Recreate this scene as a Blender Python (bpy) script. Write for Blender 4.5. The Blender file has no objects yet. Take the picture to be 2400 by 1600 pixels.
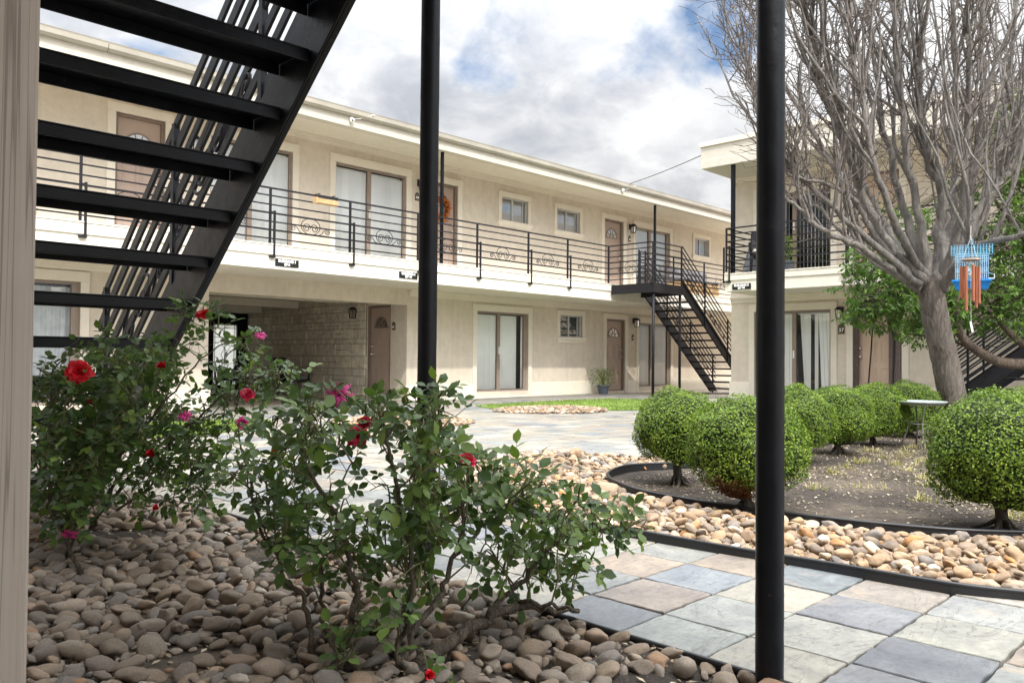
CLOUD_X, CLOUD_Y, CLOUD_L, SKY_GAIN, SUN_E, SUN_A, EXPO = 4.43, 13.52, 9.0, 1.0, 2.1, 1.5, 0.66
import bpy, bmesh, math, random
from mathutils import Vector, Matrix, noise
SC = bpy.context.scene
COL = SC.collection
PI = math.pi
R = math.radians
rnd = random.Random(7)
V = Vector

# ------------------------------------------------------------------ camera
FPX, YAW, PITCH, ROLL, EYE = 1901.3, R(44.03), R(1.17), R(0.52), 0.8
_f = V((math.cos(YAW)*math.cos(PITCH), math.sin(YAW)*math.cos(PITCH), math.sin(PITCH)))
_r = V((math.sin(YAW), -math.cos(YAW), 0))
_u = _r.cross(_f)
RGT = math.cos(ROLL)*_r + math.sin(ROLL)*_u
UPV = -math.sin(ROLL)*_r + math.cos(ROLL)*_u
FWD = _f
CAM = V((0, 0, EYE))
cd = bpy.data.cameras.new('camera')
cd.sensor_width = 36
cd.lens = FPX/2400*36
cd.clip_start = 0.02
cd.clip_end = 2000
cam = bpy.data.objects.new('camera', cd)
COL.objects.link(cam)
m3 = Matrix((RGT, UPV, -FWD)).transposed()
cam.matrix_world = Matrix.Translation(CAM) @ m3.to_4x4()
SC.camera = cam

def at(x, y, depth):
    """photo position (2352 px wide reading) + forward distance in metres -> point in the world"""
    x *= 2400/2352; y *= 2400/2352
    return CAM + (FWD + RGT*((x-1200)/FPX) + UPV*((800-y)/FPX))*depth

def pix(w):
    d = V(w)-CAM
    z = d.dot(FWD)
    if z < .05: return (-9999, -9999, z)
    return (1200+FPX*d.dot(RGT)/z, 800-FPX*d.dot(UPV)/z, z)

def gz(y):
    """the courtyard drains gently away from the camera"""
    return -0.0125*max(0.0, min(y, 16)-3)

# ------------------------------------------------------------------ things
def tag(o, label=None, cat=None, group=None, kind=None):
    if label: o['label'] = label
    if cat: o['category'] = cat
    if group: o['group'] = group
    if kind: o['kind'] = kind
    return o

def thing(name, loc, label, cat, group=None, rz=0):
    o = bpy.data.objects.new(name, None)
    o.empty_display_size = .1
    o.location = loc
    o.rotation_euler = (0, 0, rz)
    COL.objects.link(o)
    return tag(o, label, cat, group)

def copy_tree(o, parent=None):
    c = o.copy()
    COL.objects.link(c)
    if parent: c.parent = parent
    for ch in [k for k in o.children]:
        copy_tree(ch, c)
    return c

def root_of(o):
    while o.parent: o = o.parent
    return o

class MB:
    """collects geometry for ONE mesh object"""
    def __init__(s, tf=None):
        s.v = []; s.f = []; s.rn = []; s.cur = 0.0; s.tf = tf; s.col = []; s.c = None
    def add(s, vs, fs):
        b = len(s.v)
        if s.tf: vs = [s.tf(*p) for p in vs]
        s.v += [tuple(p) for p in vs]
        for f in fs:
            s.f.append(tuple(b+i for i in f)); s.rn.append(s.cur); s.col.append(s.c)
    def box(s, x0, x1, y0, y1, z0, z1):
        s.add([(x0,y0,z0),(x1,y0,z0),(x1,y1,z0),(x0,y1,z0),(x0,y0,z1),(x1,y0,z1),(x1,y1,z1),(x0,y1,z1)],
              [(0,3,2,1),(4,5,6,7),(0,1,5,4),(1,2,6,5),(2,3,7,6),(3,0,4,7)])
    def quad(s, a, b, c, d): s.add([a,b,c,d], [(0,1,2,3)])
    def bar(s, a, b, w, h, up=(0,0,1)):
        """rectangular bar from a to b, w sideways, h along up"""
        a = V(a); b = V(b); d = (b-a).normalized(); up = V(up)
        sd = d.cross(up).normalized()*w/2; uu = sd.cross(d).normalized()*h/2
        s.add([a-sd-uu,a+sd-uu,a+sd+uu,a-sd+uu,b-sd-uu,b+sd-uu,b+sd+uu,b-sd+uu],
              [(0,3,2,1),(4,5,6,7),(0,1,5,4),(1,2,6,5),(2,3,7,6),(3,0,4,7)])
    def tube(s, pts, rad, n=6, cap=True):
        pts = [V(p) for p in pts]
        if not hasattr(rad, '__len__'): rad = [rad]*len(pts)
        ref = None; vs = []; fs = []
        for i, p in enumerate(pts):
            d = (pts[min(i+1, len(pts)-1)]-pts[max(i-1, 0)])
            if d.length < 1e-9: d = V((0,0,1))
            d.normalize()
            if ref is None: ref = d.orthogonal().normalized()
            ref = (ref-d*ref.dot(d))
            if ref.length < 1e-6: ref = d.orthogonal()
            ref.normalize()
            o = d.cross(ref)
            for k in range(n):
                a = 2*PI*k/n
                vs.append(p+(ref*math.cos(a)+o*math.sin(a))*rad[i])
        for i in range(len(pts)-1):
            for k in range(n):
                fs.append((i*n+k, i*n+(k+1) % n, (i+1)*n+(k+1) % n, (i+1)*n+k))
        if cap:
            fs.append(tuple(range(n-1, -1, -1))); fs.append(tuple((len(pts)-1)*n+k for k in range(n)))
        s.add(vs, fs)
    def lathe(s, prof, c=(0,0,0), n=20):
        vs = []; fs = []
        for r, z in prof:
            for k in range(n):
                a = 2*PI*k/n
                vs.append((c[0]+r*math.cos(a), c[1]+r*math.sin(a), c[2]+z))
        for i in range(len(prof)-1):
            for k in range(n):
                fs.append((i*n+k, i*n+(k+1) % n, (i+1)*n+(k+1) % n, (i+1)*n+k))
        s.add(vs, fs)
    def ball(s, c, rx, ry=None, rz=None, nu=10, nv=7):
        ry = ry or rx; rz = rz or rx
        vs = [(c[0],c[1],c[2]-rz)]; fs = []
        for i in range(1, nv):
            t = -PI/2+PI*i/nv
            for k in range(nu):
                a = 2*PI*k/nu
                vs.append((c[0]+rx*math.cos(t)*math.cos(a), c[1]+ry*math.cos(t)*math.sin(a), c[2]+rz*math.sin(t)))
        vs.append((c[0],c[1],c[2]+rz)); top = len(vs)-1
        for k in range(nu): fs.append((0, 1+(k+1) % nu, 1+k))
        for i in range(nv-2):
            for k in range(nu):
                fs.append((1+i*nu+k, 1+i*nu+(k+1) % nu, 1+(i+1)*nu+(k+1) % nu, 1+(i+1)*nu+k))
        for k in range(nu): fs.append((1+(nv-2)*nu+k, 1+(nv-2)*nu+(k+1) % nu, top))
        s.add(vs, fs)
    def prism(s, poly, z0, z1):
        n = len(poly)
        s.add([(p[0],p[1],z0) for p in poly]+[(p[0],p[1],z1) for p in poly],
              [tuple(range(n-1,-1,-1)), tuple(range(n,2*n))]+[(i,(i+1) % n,n+(i+1) % n,n+i) for i in range(n)])
    def mesh(s, name, off=None, smooth=False):
        me = bpy.data.meshes.new(name)
        vs = s.v if off is None else [(p[0]-off[0], p[1]-off[1], p[2]-off[2]) for p in s.v]
        me.from_pydata(vs, [], s.f)
        if any(s.rn):
            a = me.attributes.new('rnd', 'FLOAT', 'FACE'); a.data.foreach_set('value', s.rn)
        if any(c is not None for c in s.col):
            a = me.attributes.new('tint', 'FLOAT_COLOR', 'FACE')
            flat = []
            for c in s.col: flat += [*(c or (1,1,1)), 1.0]
            a.data.foreach_set('color', flat)
        if smooth: me.polygons.foreach_set('use_smooth', [True]*len(me.polygons))
        me.update()
        return me
    def build(s, name, mat, parent=None, smooth=False, bevel=0, local=False, fix=False):
        off = None
        if parent is not None and not local: off = root_of(parent).location
        me = s.mesh(name, off, smooth)
        if fix:
            bm = bmesh.new(); bm.from_mesh(me); bmesh.ops.recalc_face_normals(bm, faces=bm.faces); bm.to_mesh(me); bm.free()
        me.materials.append(mat)
        o = bpy.data.objects.new(name, me)
        COL.objects.link(o)
        if parent is not None: o.parent = parent
        if bevel:
            b = o.modifiers.new('bevel', 'BEVEL'); b.width = bevel; b.segments = 2; b.limit_method = 'ANGLE'
        return o

# ------------------------------------------------------------------ materials
class NT:
    def __init__(s, name):
        s.m = bpy.data.materials.new(name); s.m.use_nodes = True
        s.t = s.m.node_tree; s.n = s.t.nodes; s.l = s.t.links
        s.b = s.n['Principled BSDF']; s.out = s.n['Material Output']
    def node(s, t, **k):
        n = s.n.new(t)
        for a, b in k.items(): setattr(n, a, b)
        return n
    def link(s, a, b): s.l.new(a, b)
    def coord(s, scale=(1,1,1), which='Object', loc=(0,0,0)):
        tc = s.node('ShaderNodeTexCoord'); mp = s.node('ShaderNodeMapping')
        mp.inputs['Scale'].default_value = scale; mp.inputs['Location'].default_value = loc
        s.link(tc.outputs[which], mp.inputs['Vector']); return mp.outputs[0]
    def noise(s, vec, scale, detail=4, rough=.55, dist=0):
        n = s.node('ShaderNodeTexNoise'); n.inputs['Scale'].default_value = scale
        n.inputs['Detail'].default_value = detail; n.inputs['Roughness'].default_value = rough
        n.inputs['Distortion'].default_value = dist
        if vec is not None: s.link(vec, n.inputs['Vector'])
        return n.outputs['Fac']
    def ramp(s, fac, stops, interp='LINEAR'):
        r = s.node('ShaderNodeValToRGB'); e = r.color_ramp.elements; r.color_ramp.interpolation = interp
        while len(e) < len(stops): e.new(0.5)
        for k, (p, c) in enumerate(stops):
            e[k].position = p; e[k].color = (*c, 1) if len(c) == 3 else c
        s.link(fac, r.inputs['Fac']); return r.outputs['Color']
    def mix(s, fac, a, b, mode='MIX'):
        n = s.node('ShaderNodeMix', data_type='RGBA', blend_type=mode)
        for sock, val in ((n.inputs[0], fac), (n.inputs[6], a), (n.inputs[7], b)):
            if hasattr(val, 'is_linked'): s.link(val, sock)
            elif isinstance(val, (int, float)): sock.default_value = val
            else: sock.default_value = (*val, 1)
        return n.outputs[2]
    def math(s, op, a, b=0.0):
        n = s.node('ShaderNodeMath', operation=op)
        for sock, val in ((n.inputs[0], a), (n.inputs[1], b)):
            if hasattr(val, 'is_linked'): s.link(val, sock)
            else: sock.default_value = val
        return n.outputs[0]
    def bump(s, h, strength=.3, dist=.01, prev=None):
        n = s.node('ShaderNodeBump'); n.inputs['Strength'].default_value = strength
        n.inputs['Distance'].default_value = dist
        s.link(h, n.inputs['Height'])
        if prev is not None: s.link(prev, n.inputs['Normal'])
        return n.outputs[0]
    def attr(s, name, out='Fac'):
        n = s.node('ShaderNodeAttribute'); n.attribute_name = name; return n.outputs[out]
    def fin(s, col=None, rough=None, normal=None, metal=None, spec=None):
        for key, val in (('Base Color', col), ('Roughness', rough), ('Normal', normal), ('Metallic', metal), ('Specular IOR Level', spec)):
            if val is None: continue
            i = s.b.inputs[key]
            if hasattr(val, 'is_linked'): s.link(val, i)
            elif isinstance(val, (int, float)): i.default_value = val
            else: i.default_value = (*val, 1)
        return s.m

def simple(name, col, rough=.6, var=.12, scale=3, bump=0, bscale=60, metal=0, spec=.4, bdist=.004):
    t = NT(name); c = t.coord()
    n1 = t.noise(c, scale, 6, .6)
    lo = tuple(x*(1-var) for x in col); hi = tuple(min(1, x*(1+var)) for x in col)
    cc = t.ramp(n1, [(.3, lo), (.7, hi)])
    nm = t.bump(t.noise(c, bscale, 3), bump, bdist) if bump else None
    return t.fin(cc, rough, nm, metal, spec)

def stucco(name, col, stain=.10, bump=.35):
    t = NT(name); c = t.coord()
    big = t.noise(c, .7, 5, .6)
    mid = t.noise(c, 6, 5, .65)
    fine = t.noise(c, 90, 3, .7)
    c1 = t.ramp(big, [(.3, tuple(x*(1-stain) for x in col)), (.7, tuple(min(1, x*(1+stain*.6)) for x in col))])
    c2 = t.mix(.5, c1, t.ramp(mid, [(.35, tuple(x*(1-stain*1.1) for x in col)), (.65, tuple(min(1, x*1.05) for x in col))]))
    # faint vertical run-off streaks
    st = t.noise(t.coord((9, 9, .35)), 1.0, 5, .6)
    c3 = t.mix(t.math('MULTIPLY', t.ramp(st, [(.52, (0,0,0)), (.72, (1,1,1))]), stain*1.6), c2, tuple(x*.62 for x in col))
    nm = t.bump(fine, bump, .004, t.bump(mid, bump*.5, .01))
    return t.fin(c3, .92, nm, spec=.2)

def leafmat(name, dark, mid, light, trans=.3, rough=.45, extra=None):
    t = NT(name)
    a = t.attr('rnd')
    stops = [(0, dark), (.55, mid), (1, light)]
    if extra: stops = [(0, dark), (.5, mid), (.93, light), (.96, extra)]
    cc = t.ramp(a, stops)
    n = t.noise(t.coord(), 60, 3)
    cc = t.mix(.35, cc, t.mix(1.0, cc, t.ramp(n, [(.3, (.55,.6,.5)), (.7, (1.25,1.2,1.2))]), 'MULTIPLY'))
    t.fin(cc, rough, spec=.27)
    tr = t.node('ShaderNodeBsdfTranslucent'); t.link(t.mix(1.0, cc, (1.3,1.5,.7), 'MULTIPLY'), tr.inputs['Color'])
    mx = t.node('ShaderNodeMixShader'); mx.inputs[0].default_value = trans
    t.link(t.b.outputs[0], mx.inputs[1]); t.link(tr.outputs[0], mx.inputs[2]); t.link(mx.outputs[0], t.out.inputs['Surface'])
    return t.m

def glassmat(name, tint=(.9,.93,.93), refl=.12, rough=.02):
    t = NT(name)
    tp = t.node('ShaderNodeBsdfTransparent'); tp.inputs['Color'].default_value = (*tint, 1)
    gl = t.node('ShaderNodeBsdfGlossy'); gl.inputs['Roughness'].default_value = rough
    gl.inputs['Color'].default_value = (1,1,1,1)
    w = t.noise(t.coord(), 1.3, 2)
    t.link(t.bump(w, .06, .05), gl.inputs['Normal'])
    fr = t.node('ShaderNodeFresnel'); fr.inputs['IOR'].default_value = 1.5
    mx = t.node('ShaderNodeMixShader')
    t.link(t.math('MAXIMUM', fr.outputs[0], refl), mx.inputs[0])
    t.link(tp.outputs[0], mx.inputs[1]); t.link(gl.outputs[0], mx.inputs[2]); t.link(mx.outputs[0], t.out.inputs['Surface'])
    return t.m

MT = {}
MT['stucco'] = stucco('stucco_beige', (.65, .575, .475), .18)
MT['plinth'] = stucco('plinth_cream', (.78, .72, .60), .06, .2)
MT['trim'] = stucco('trim_cream', (.72, .66, .56), .06, .15)
MT['fascia'] = stucco('fascia_cream', (.72, .675, .585), .11, .2)
MT['soffit'] = stucco('soffit_cream', (.68, .63, .53), .06, .15)
MT['roof_edge'] = stucco('roof_edge_cream', (.58,.54,.465), .08, .15)
MT['gutter'] = simple('gutter_metal', (.40, .37, .31), .45, .14, 2, .1, 20)
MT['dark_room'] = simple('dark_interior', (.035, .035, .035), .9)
MT['door_tan'] = simple('door_tan', (.55, .41, .31), .5, .05, 2, .08, 30)
MT['door'] = simple('door_taupe', (.40, .305, .25), .5, .06, 2, .08, 30)
MT['jamb'] = simple('jamb_brown', (.20, .145, .115), .5, .1, 4)
MT['bronze'] = simple('frame_bronze', (.26, .205, .165), .45, .1, 5)
MT['alu'] = simple('frame_aluminium', (.52, .53, .53), .4, .08, 5, metal=.3)
MT['glass'] = glassmat('window_glass', (.97,.98,.98), .05)
MT['glass_dark'] = glassmat('window_glass_reflecting', (.65,.68,.68), .34)
MT['blind'] = simple('blind_vinyl', (.93, .93, .90), .55, .05, 2)
MT['curtain'] = simple('sheer_curtain', (.62, .64, .66), .9, .15, 8)
MT['steel'] = simple('chrome', (.7,.68,.62), .25, .05, 8, metal=.9)

def black_paint():
    t = NT('black_gloss_paint'); c = t.coord()
    n = t.noise(c, 14, 6, .65); f = t.noise(c, 55, 5, .7)
    cc = t.ramp(n, [(.3, (.0045,.0055,.008)), (.62, (.008,.0095,.013)), (.78, (.018,.019,.021))])
    chips = t.ramp(t.noise(c, 24, 6, .75), [(.655, (0,0,0)), (.70, (1,1,1))])
    cc = t.mix(t.math('MULTIPLY', chips, .7), cc, (.075,.062,.05))
    nm = t.bump(f, .22, .003, t.bump(n, .25, .008))
    return t.fin(cc, t.ramp(n, [(.3, (.27,)*3), (.7, (.48,)*3)]), nm, spec=.2)
MT['black'] = black_paint()
MT['iron'] = simple('iron_black', (.018,.017,.020), .5, .2, 12, .15, 60, spec=.2)
MT['plastic'] = simple('edging_plastic', (.016,.017,.019), .38, .2, 6, .12, 25)

def wood_post():
    t = NT('weathered_post'); c = t.coord((1,1,1))
    g = t.noise(t.coord((42, 42, 1.1)), 1.0, 8, .68, .4)
    g2 = t.noise(t.coord((150, 150, 2.2)), 1.0, 5, .6)
    b = t.noise(c, 5, 4)
    cc = t.ramp(g, [(.25, (.285,.243,.205)), (.45, (.315,.272,.23)), (.62, (.335,.29,.245)), (.8, (.36,.315,.27))])
    cc = t.mix(.35, cc, t.ramp(g2, [(.3, (.25,.21,.175)), (.7, (.39,.345,.295))]))
    cc = t.mix(.3, cc, t.ramp(b, [(.3, (.28,.24,.205)), (.7, (.37,.325,.28))]))
    crack = t.ramp(t.noise(t.coord((26, 26, .35), loc=(3,1,2)), 1.0, 3, .5, .6), [(.485, (0,0,0)), (.5, (1,1,1)), (.515, (0,0,0))])
    cc = t.mix(t.math('MULTIPLY', crack, .55), cc, (.07,.055,.045))
    nm = t.bump(crack, -.4, .004, t.bump(g2, .35, .002, t.bump(g, .4, .004)))
    return t.fin(cc, .85, nm, spec=.2)
MT['wood_post'] = wood_post()
MT['wood'] = simple('tan_wood', (.55,.36,.18), .6, .25, 9)

def slate():
    t = NT('slate'); c = t.coord()
    tint = t.attr('tint', 'Color'); rn = t.attr('rnd')
    off = t.node('ShaderNodeVectorMath', operation='ADD')
    sc = t.node('ShaderNodeVectorMath', operation='SCALE'); t.link(tint, sc.inputs[0]); sc.inputs['Scale'].default_value = 60
    t.link(c, off.inputs[0]); t.link(sc.outputs[0], off.inputs[1]); p = off.outputs[0]
    cloud = t.noise(p, 5.5, 8, .68, .8)
    fine = t.noise(p, 48, 5, .7)
    rust = t.noise(p, 3.1, 5, .62, .5)
    cc = t.mix(1.0, tint, t.ramp(cloud, [(.25, (.62,.63,.65)), (.42, (.86,.86,.88)), (.55, (1.02,1.02,1.0)), (.75, (1.38,1.36,1.30))]), 'MULTIPLY')
    cc = t.mix(t.math('MULTIPLY', t.ramp(rust, [(.60, (0,0,0)), (.70, (1,1,1))]), .38), cc, (.40,.29,.19))
    cc = t.mix(.4, cc, t.mix(1.0, cc, t.ramp(fine, [(.3, (.5,)*3), (.7, (1.45,)*3)]), 'MULTIPLY'))
    # cleft layers: terraces in a distorted noise give the broken slate edges
    ps = t.node('ShaderNodeMapping'); ps.inputs['Scale'].default_value = (.55, 1.7, 1); t.link(p, ps.inputs['Vector'])
    h = t.noise(ps.outputs[0], 2.6, 6, .6, 1.0)
    st = t.math('SNAP', h, .085)
    edge = t.ramp(t.math('MULTIPLY', t.math('PINGPONG', h, .0425), 23.5), [(0, (1,1,1)), (.20, (0,0,0))])
    msk = t.ramp(t.noise(p, 1.4, 3), [(.46, (0,0,0)), (.54, (1,1,1))])
    cc = t.mix(t.math('MULTIPLY', t.math('MULTIPLY', edge, msk), .6), cc, (.09,.085,.08))
    nm = t.bump(fine, .16, .003, t.bump(cloud, .25, .006, t.bump(st, .75, .05)))
    return t.fin(cc, t.ramp(cloud, [(.3, (.45,)*3), (.7, (.7,)*3)]), nm, spec=.4)
MT['slate'] = slate()
MT['ground'] = simple('grout_sand', (.36,.31,.25), .95, .2, 4, .5, 90)

def soilmat():
    t = NT('dark_soil'); c = t.coord()
    a = t.noise(c, 1.6, 6, .6); b = t.noise(c, 16, 6, .7); d = t.noise(c, 110, 3, .7)
    cc = t.ramp(a, [(.33, (.022,.019,.017)), (.50, (.058,.048,.040)), (.66, (.15,.122,.092))])
    cc = t.mix(.5, cc, t.ramp(b, [(.3, (.016,.014,.013)), (.7, (.085,.07,.056))]))
    cc = t.mix(t.ramp(d, [(.63, (0,0,0)), (.70, (.6,.6,.6))]), cc, (.27,.22,.165))
    nm = t.bump(d, .6, .006, t.bump(b, .7, .03))
    return t.fin(cc, .95, nm, spec=.15)
MT['soil'] = soilmat()

def rockmat(name='river_rock', grey_mix=0.0):
    t = NT(name); c = t.coord()
    oi = t.node('ShaderNodeObjectInfo')
    k = t.math('FRACT', t.math('ADD', oi.outputs['Random'], t.attr('rnd')))
    base = t.ramp(k, [(0, (.24,.175,.12)), (.14, (.35,.245,.15)), (.26, (.17,.14,.115)), (.38, (.42,.34,.25)),
                      (.50, (.29,.19,.11)), (.60, (.21,.19,.175)), (.72, (.37,.25,.145)), (.80, (.13,.115,.105)), (.87, (.30,.22,.15)), (.92, (.58,.52,.44)), (.97, (.40,.21,.085))])
    off = t.node('ShaderNodeVectorMath', operation='ADD'); t.link(c, off.inputs[0])
    cx = t.node('ShaderNodeCombineXYZ'); t.link(t.math('MULTIPLY', k, 70), cx.inputs[0]); t.link(cx.outputs[0], off.inputs[1])
    n = t.noise(off.outputs[0], 9, 7, .66, .6); f = t.noise(off.outputs[0], 75, 4, .7)
    band = t.noise(off.outputs[0], 3.2, 3, .5, 2.0)
    cc = t.mix(1.0, base, t.ramp(n, [(.25, (.40,.40,.42)), (.5, (.86,.84,.82)), (.75, (1.28,1.2,1.08))]), 'MULTIPLY')
    cc = t.mix(t.math('MULTIPLY', t.ramp(band, [(.58, (0,0,0)), (.66, (1,1,1))]), .4), cc, (.42,.34,.25))
    cc = t.mix(t.math('MULTIPLY', t.ramp(f, [(.62, (0,0,0)), (.7, (1,1,1))]), .35), cc, (.12,.10,.085))
    if grey_mix: cc = t.mix(t.math('MULTIPLY', t.ramp(t.noise(off.outputs[0], 2.2, 4), [(.3, (.55,)*3), (.7, (1,1,1))]), grey_mix), cc, (.165,.152,.136))
    nm = t.bump(f, .3, .004, t.bump(n, .45, .014))
    return t.fin(cc, .82, nm, spec=.25)
MT['rock'] = rockmat()
MT['rock_grey'] = rockmat('grey_river_rock', .62)  # near-bed copy of the rock colour, mixed towards a darker grey

def barkmat(name, dark, light, zs=6.0):
    t = NT(name)
    g = t.noise(t.coord((zs*4, zs*4, zs*.9)), 1.0, 6, .65, .8); s = t.noise(t.coord(), 34, 4, .7)
    b = t.noise(t.coord(), 3, 3)
    cc = t.ramp(g, [(.3, dark), (.55, tuple((a+b2)/2 for a, b2 in zip(dark, light))), (.75, light)])
    cc = t.mix(t.math('MULTIPLY', t.ramp(s, [(.64, (0,0,0)), (.72, (1,1,1))]), .5), cc, tuple(min(1, x*1.7) for x in light))
    cc = t.mix(.25, cc, t.ramp(b, [(.3, dark), (.7, light)]))
    return t.fin(cc, .9, t.bump(g, 1.0, .035, t.bump(s, .3, .006)), spec=.2)
MT['bark'] = barkmat('pear_bark', (.055,.046,.039), (.235,.205,.175), 8)
MT['twig'] = barkmat('pear_branch', (.095,.086,.079), (.32,.297,.272), 6)
MT['fine_twig'] = simple('pear_twig', (.105,.086,.074), .8, .4, 5)
MT['bark2'] = barkmat('brown_bark', (.05,.038,.03), (.155,.12,.09))
MT['cane'] = barkmat('rose_cane', (.05,.042,.033), (.20,.165,.125), 12)
MT['shoot'] = simple('rose_shoot', (.085,.085,.03), .5, .5, 12)
MT['rose_leaf'] = leafmat('rose_leaf', (.036,.068,.024), (.085,.140,.040), (.19,.26,.055), .3, .38, (.26,.18,.04))
MT['box_leaf'] = leafmat('boxwood_leaf', (.040,.080,.010), (.138,.215,.020), (.32,.395,.050), .2, .42)
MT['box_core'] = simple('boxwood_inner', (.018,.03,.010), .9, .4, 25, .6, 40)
MT['tree_leaf'] = leafmat('tree_leaf', (.036,.080,.014), (.085,.165,.027), (.20,.30,.055), .32, .42)
MT['pot_leaf'] = leafmat('pot_leaf', (.08,.13,.03), (.16,.24,.06), (.32,.38,.13), .3)

def grassmat():
    t = NT('lawn'); n = t.noise(t.coord(), 3, 5); f = t.noise(t.coord(), 120, 3, .7)
    cc = t.ramp(n, [(.3, (.11,.185,.03)), (.7, (.17,.25,.045))])
    cc = t.mix(.5, cc, t.ramp(f, [(.3, (.07,.12,.02)), (.7, (.22,.27,.08))]))
    return t.fin(cc, .9, t.bump(f, .7, .02), spec=.1)
MT['lawn'] = grassmat()
MT['weed'] = leafmat('weed_blade', (.20,.19,.07), (.33,.29,.14), (.48,.41,.24), .25, .7)
MT['litter'] = leafmat('dry_litter', (.12,.085,.055), (.30,.24,.17), (.55,.47,.36), .1, .8)

def petalmat(name, a, b):
    t = NT(name); n = t.noise(t.coord(), 30, 3); r = t.attr('rnd')
    cc = t.mix(.3, t.ramp(r, [(0, a), (1, b)]), t.ramp(n, [(.3, a), (.7, b)]))
    t.fin(cc, .5, spec=.3)
    tr = t.node('ShaderNodeBsdfTranslucent'); t.link(cc, tr.inputs['Color'])
    mx = t.node('ShaderNodeMixShader'); mx.inputs[0].default_value = .25
    t.link(t.b.outputs[0], mx.inputs[1]); t.link(tr.outputs[0], mx.inputs[2]); t.link(mx.outputs[0], t.out.inputs['Surface'])
    return t.m
MT['red'] = petalmat('red_petal', (.42,.004,.008), (.75,.012,.03))
MT['crimson'] = petalmat('crimson_petal', (.42,.006,.03), (.72,.03,.11))
MT['magenta'] = petalmat('magenta_petal', (.48,.02,.16), (.78,.10,.36))

def stonemat():
    t = NT('ashlar_stone'); c = t.coord()
    rn = t.attr('rnd'); n = t.noise(c, 7, 6, .65); f = t.noise(t.coord((60,60,8)), 1.0, 4, .6)
    cc = t.ramp(rn, [(0, (.60,.54,.44)), (.4, (.72,.66,.55)), (.7, (.66,.61,.53)), (1, (.78,.72,.60))])
    cc = t.mix(1.0, cc, t.ramp(n, [(.3, (.7,.7,.7)), (.7, (1.2,1.18,1.1))]), 'MULTIPLY')
    return t.fin(cc, .9, t.bump(f, .5, .012, t.bump(n, .5, .02)), spec=.2)
MT['stone'] = stonemat()
_t = NT('leaded_glass'); _tr = _t.node('ShaderNodeBsdfTranslucent'); _tr.inputs['Color'].default_value = (.9,.92,.9,1)
_mx = _t.node('ShaderNodeMixShader'); _mx.inputs[0].default_value = .8
_t.fin((.6,.62,.6), .25); _t.link(_t.b.outputs[0], _mx.inputs[1]); _t.link(_tr.outputs[0], _mx.inputs[2]); _t.link(_mx.outputs[0], _t.out.inputs['Surface'])
MT['leaded'] = _t.m
MT['mortar'] = simple('dark_mortar', (.26,.22,.17), .95)
MT['sign_black'] = simple('sign_black', (.012,.012,.013), .4)
MT['sign_white'] = simple('sign_white', (.85,.85,.83), .5, .03)
MT['plaque'] = simple('plaque_bronze', (.045,.03,.024), .45, .3, 20)
MT['copper'] = simple('chime_copper', (.36,.135,.075), .42, .12, 12, metal=.45)
MT['wood_dark'] = simple('chime_wood', (.30,.22,.16), .6, .2, 15)
MT['cage_wire'] = simple('cage_wire_blue', (.36,.60,.78), .4, .06, 8)
MT['cage_roof'] = simple('cage_roof_blue', (.12,.42,.62), .4, .06, 8)
MT['cage_tray'] = simple('cage_tray_blue', (.02,.22,.62), .35, .05, 8)
MT['frost'] = simple('frosted_table_top', (.30,.34,.33), .35, .2, 9)
MT['grey_metal'] = simple('grey_metal', (.17,.16,.15), .5, .25, 15)
MT['pot'] = simple('pot_blue_grey', (.055,.065,.085), .5, .15, 8)
MT['white_plastic'] = simple('white_plastic', (.8,.8,.78), .4, .03)
MT['lens'] = simple('dark_lens', (.01,.01,.012), .2)
MT['lamp_glass'] = glassmat('lamp_glass', (.85,.85,.8), .2, .15)
MT['wicker'] = simple('dark_wicker', (.03,.03,.036), .6, .4, 30, .5, 60)
MT['cushion'] = simple('patterned_cushion', (.2,.19,.2), .9, .8, 22)
MT['floral'] = simple('pale_cushion', (.62,.60,.55), .9, .3, 16)
MT['orange_leaf'] = petalmat('autumn_leaf', (.55,.12,.02), (.75,.33,.05))
MT['bloom_leaf_dry'] = leafmat('boxwood_dead_leaf', (.10,.045,.022), (.17,.075,.035), (.25,.12,.05), .1, .8)
MT['gilt'] = simple('gilt', (.45,.33,.2), .4)
# ------------------------------------------------------------------ sky, sun, render settings
SUN_TO = V((.5, 1.0, -1.23)).normalized()          # direction the light travels
SUN_EL = math.asin(-SUN_TO.z)
w = bpy.data.worlds.new('World'); SC.world = w; w.use_nodes = True
nt = w.node_tree; N = nt.nodes; LK = nt.links
bg = N['Background']; bg.inputs['Strength'].default_value = .1
sky = N.new('ShaderNodeTexSky'); sky.sky_type = 'NISHITA'; sky.sun_disc = False
sky.sun_elevation = SUN_EL
sky.sun_rotation = math.atan2(-SUN_TO.x, -SUN_TO.y)
sky.air_density = 1.0; sky.dust_density = .6; sky.ozone_density = 2.2
tc = N.new('ShaderNodeTexCoord')
def wm(op, a, b=0.0):
    n = N.new('ShaderNodeMath'); n.operation = op
    for s_, v_ in ((n.inputs[0], a), (n.inputs[1], b)):
        if hasattr(v_, 'is_linked'): LK.new(v_, s_)
        else: s_.default_value = v_
    return n.outputs[0]
def wn(vec, scale, det, rough, dist, w_=0):
    n = N.new('ShaderNodeTexNoise'); n.inputs['Scale'].default_value = scale; n.inputs['Detail'].default_value = det
    n.inputs['Roughness'].default_value = rough; n.inputs['Distortion'].default_value = dist
    LK.new(vec, n.inputs['Vector']); return n.outputs['Fac']
def wr(fac, stops):
    r = N.new('ShaderNodeValToRGB'); e = r.color_ramp.elements
    while len(e) < len(stops): e.new(.5)
    for k, (p, c) in enumerate(stops): e[k].position = p; e[k].color = (*c, 1)
    LK.new(fac, r.inputs['Fac']); return r.outputs['Color']
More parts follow.
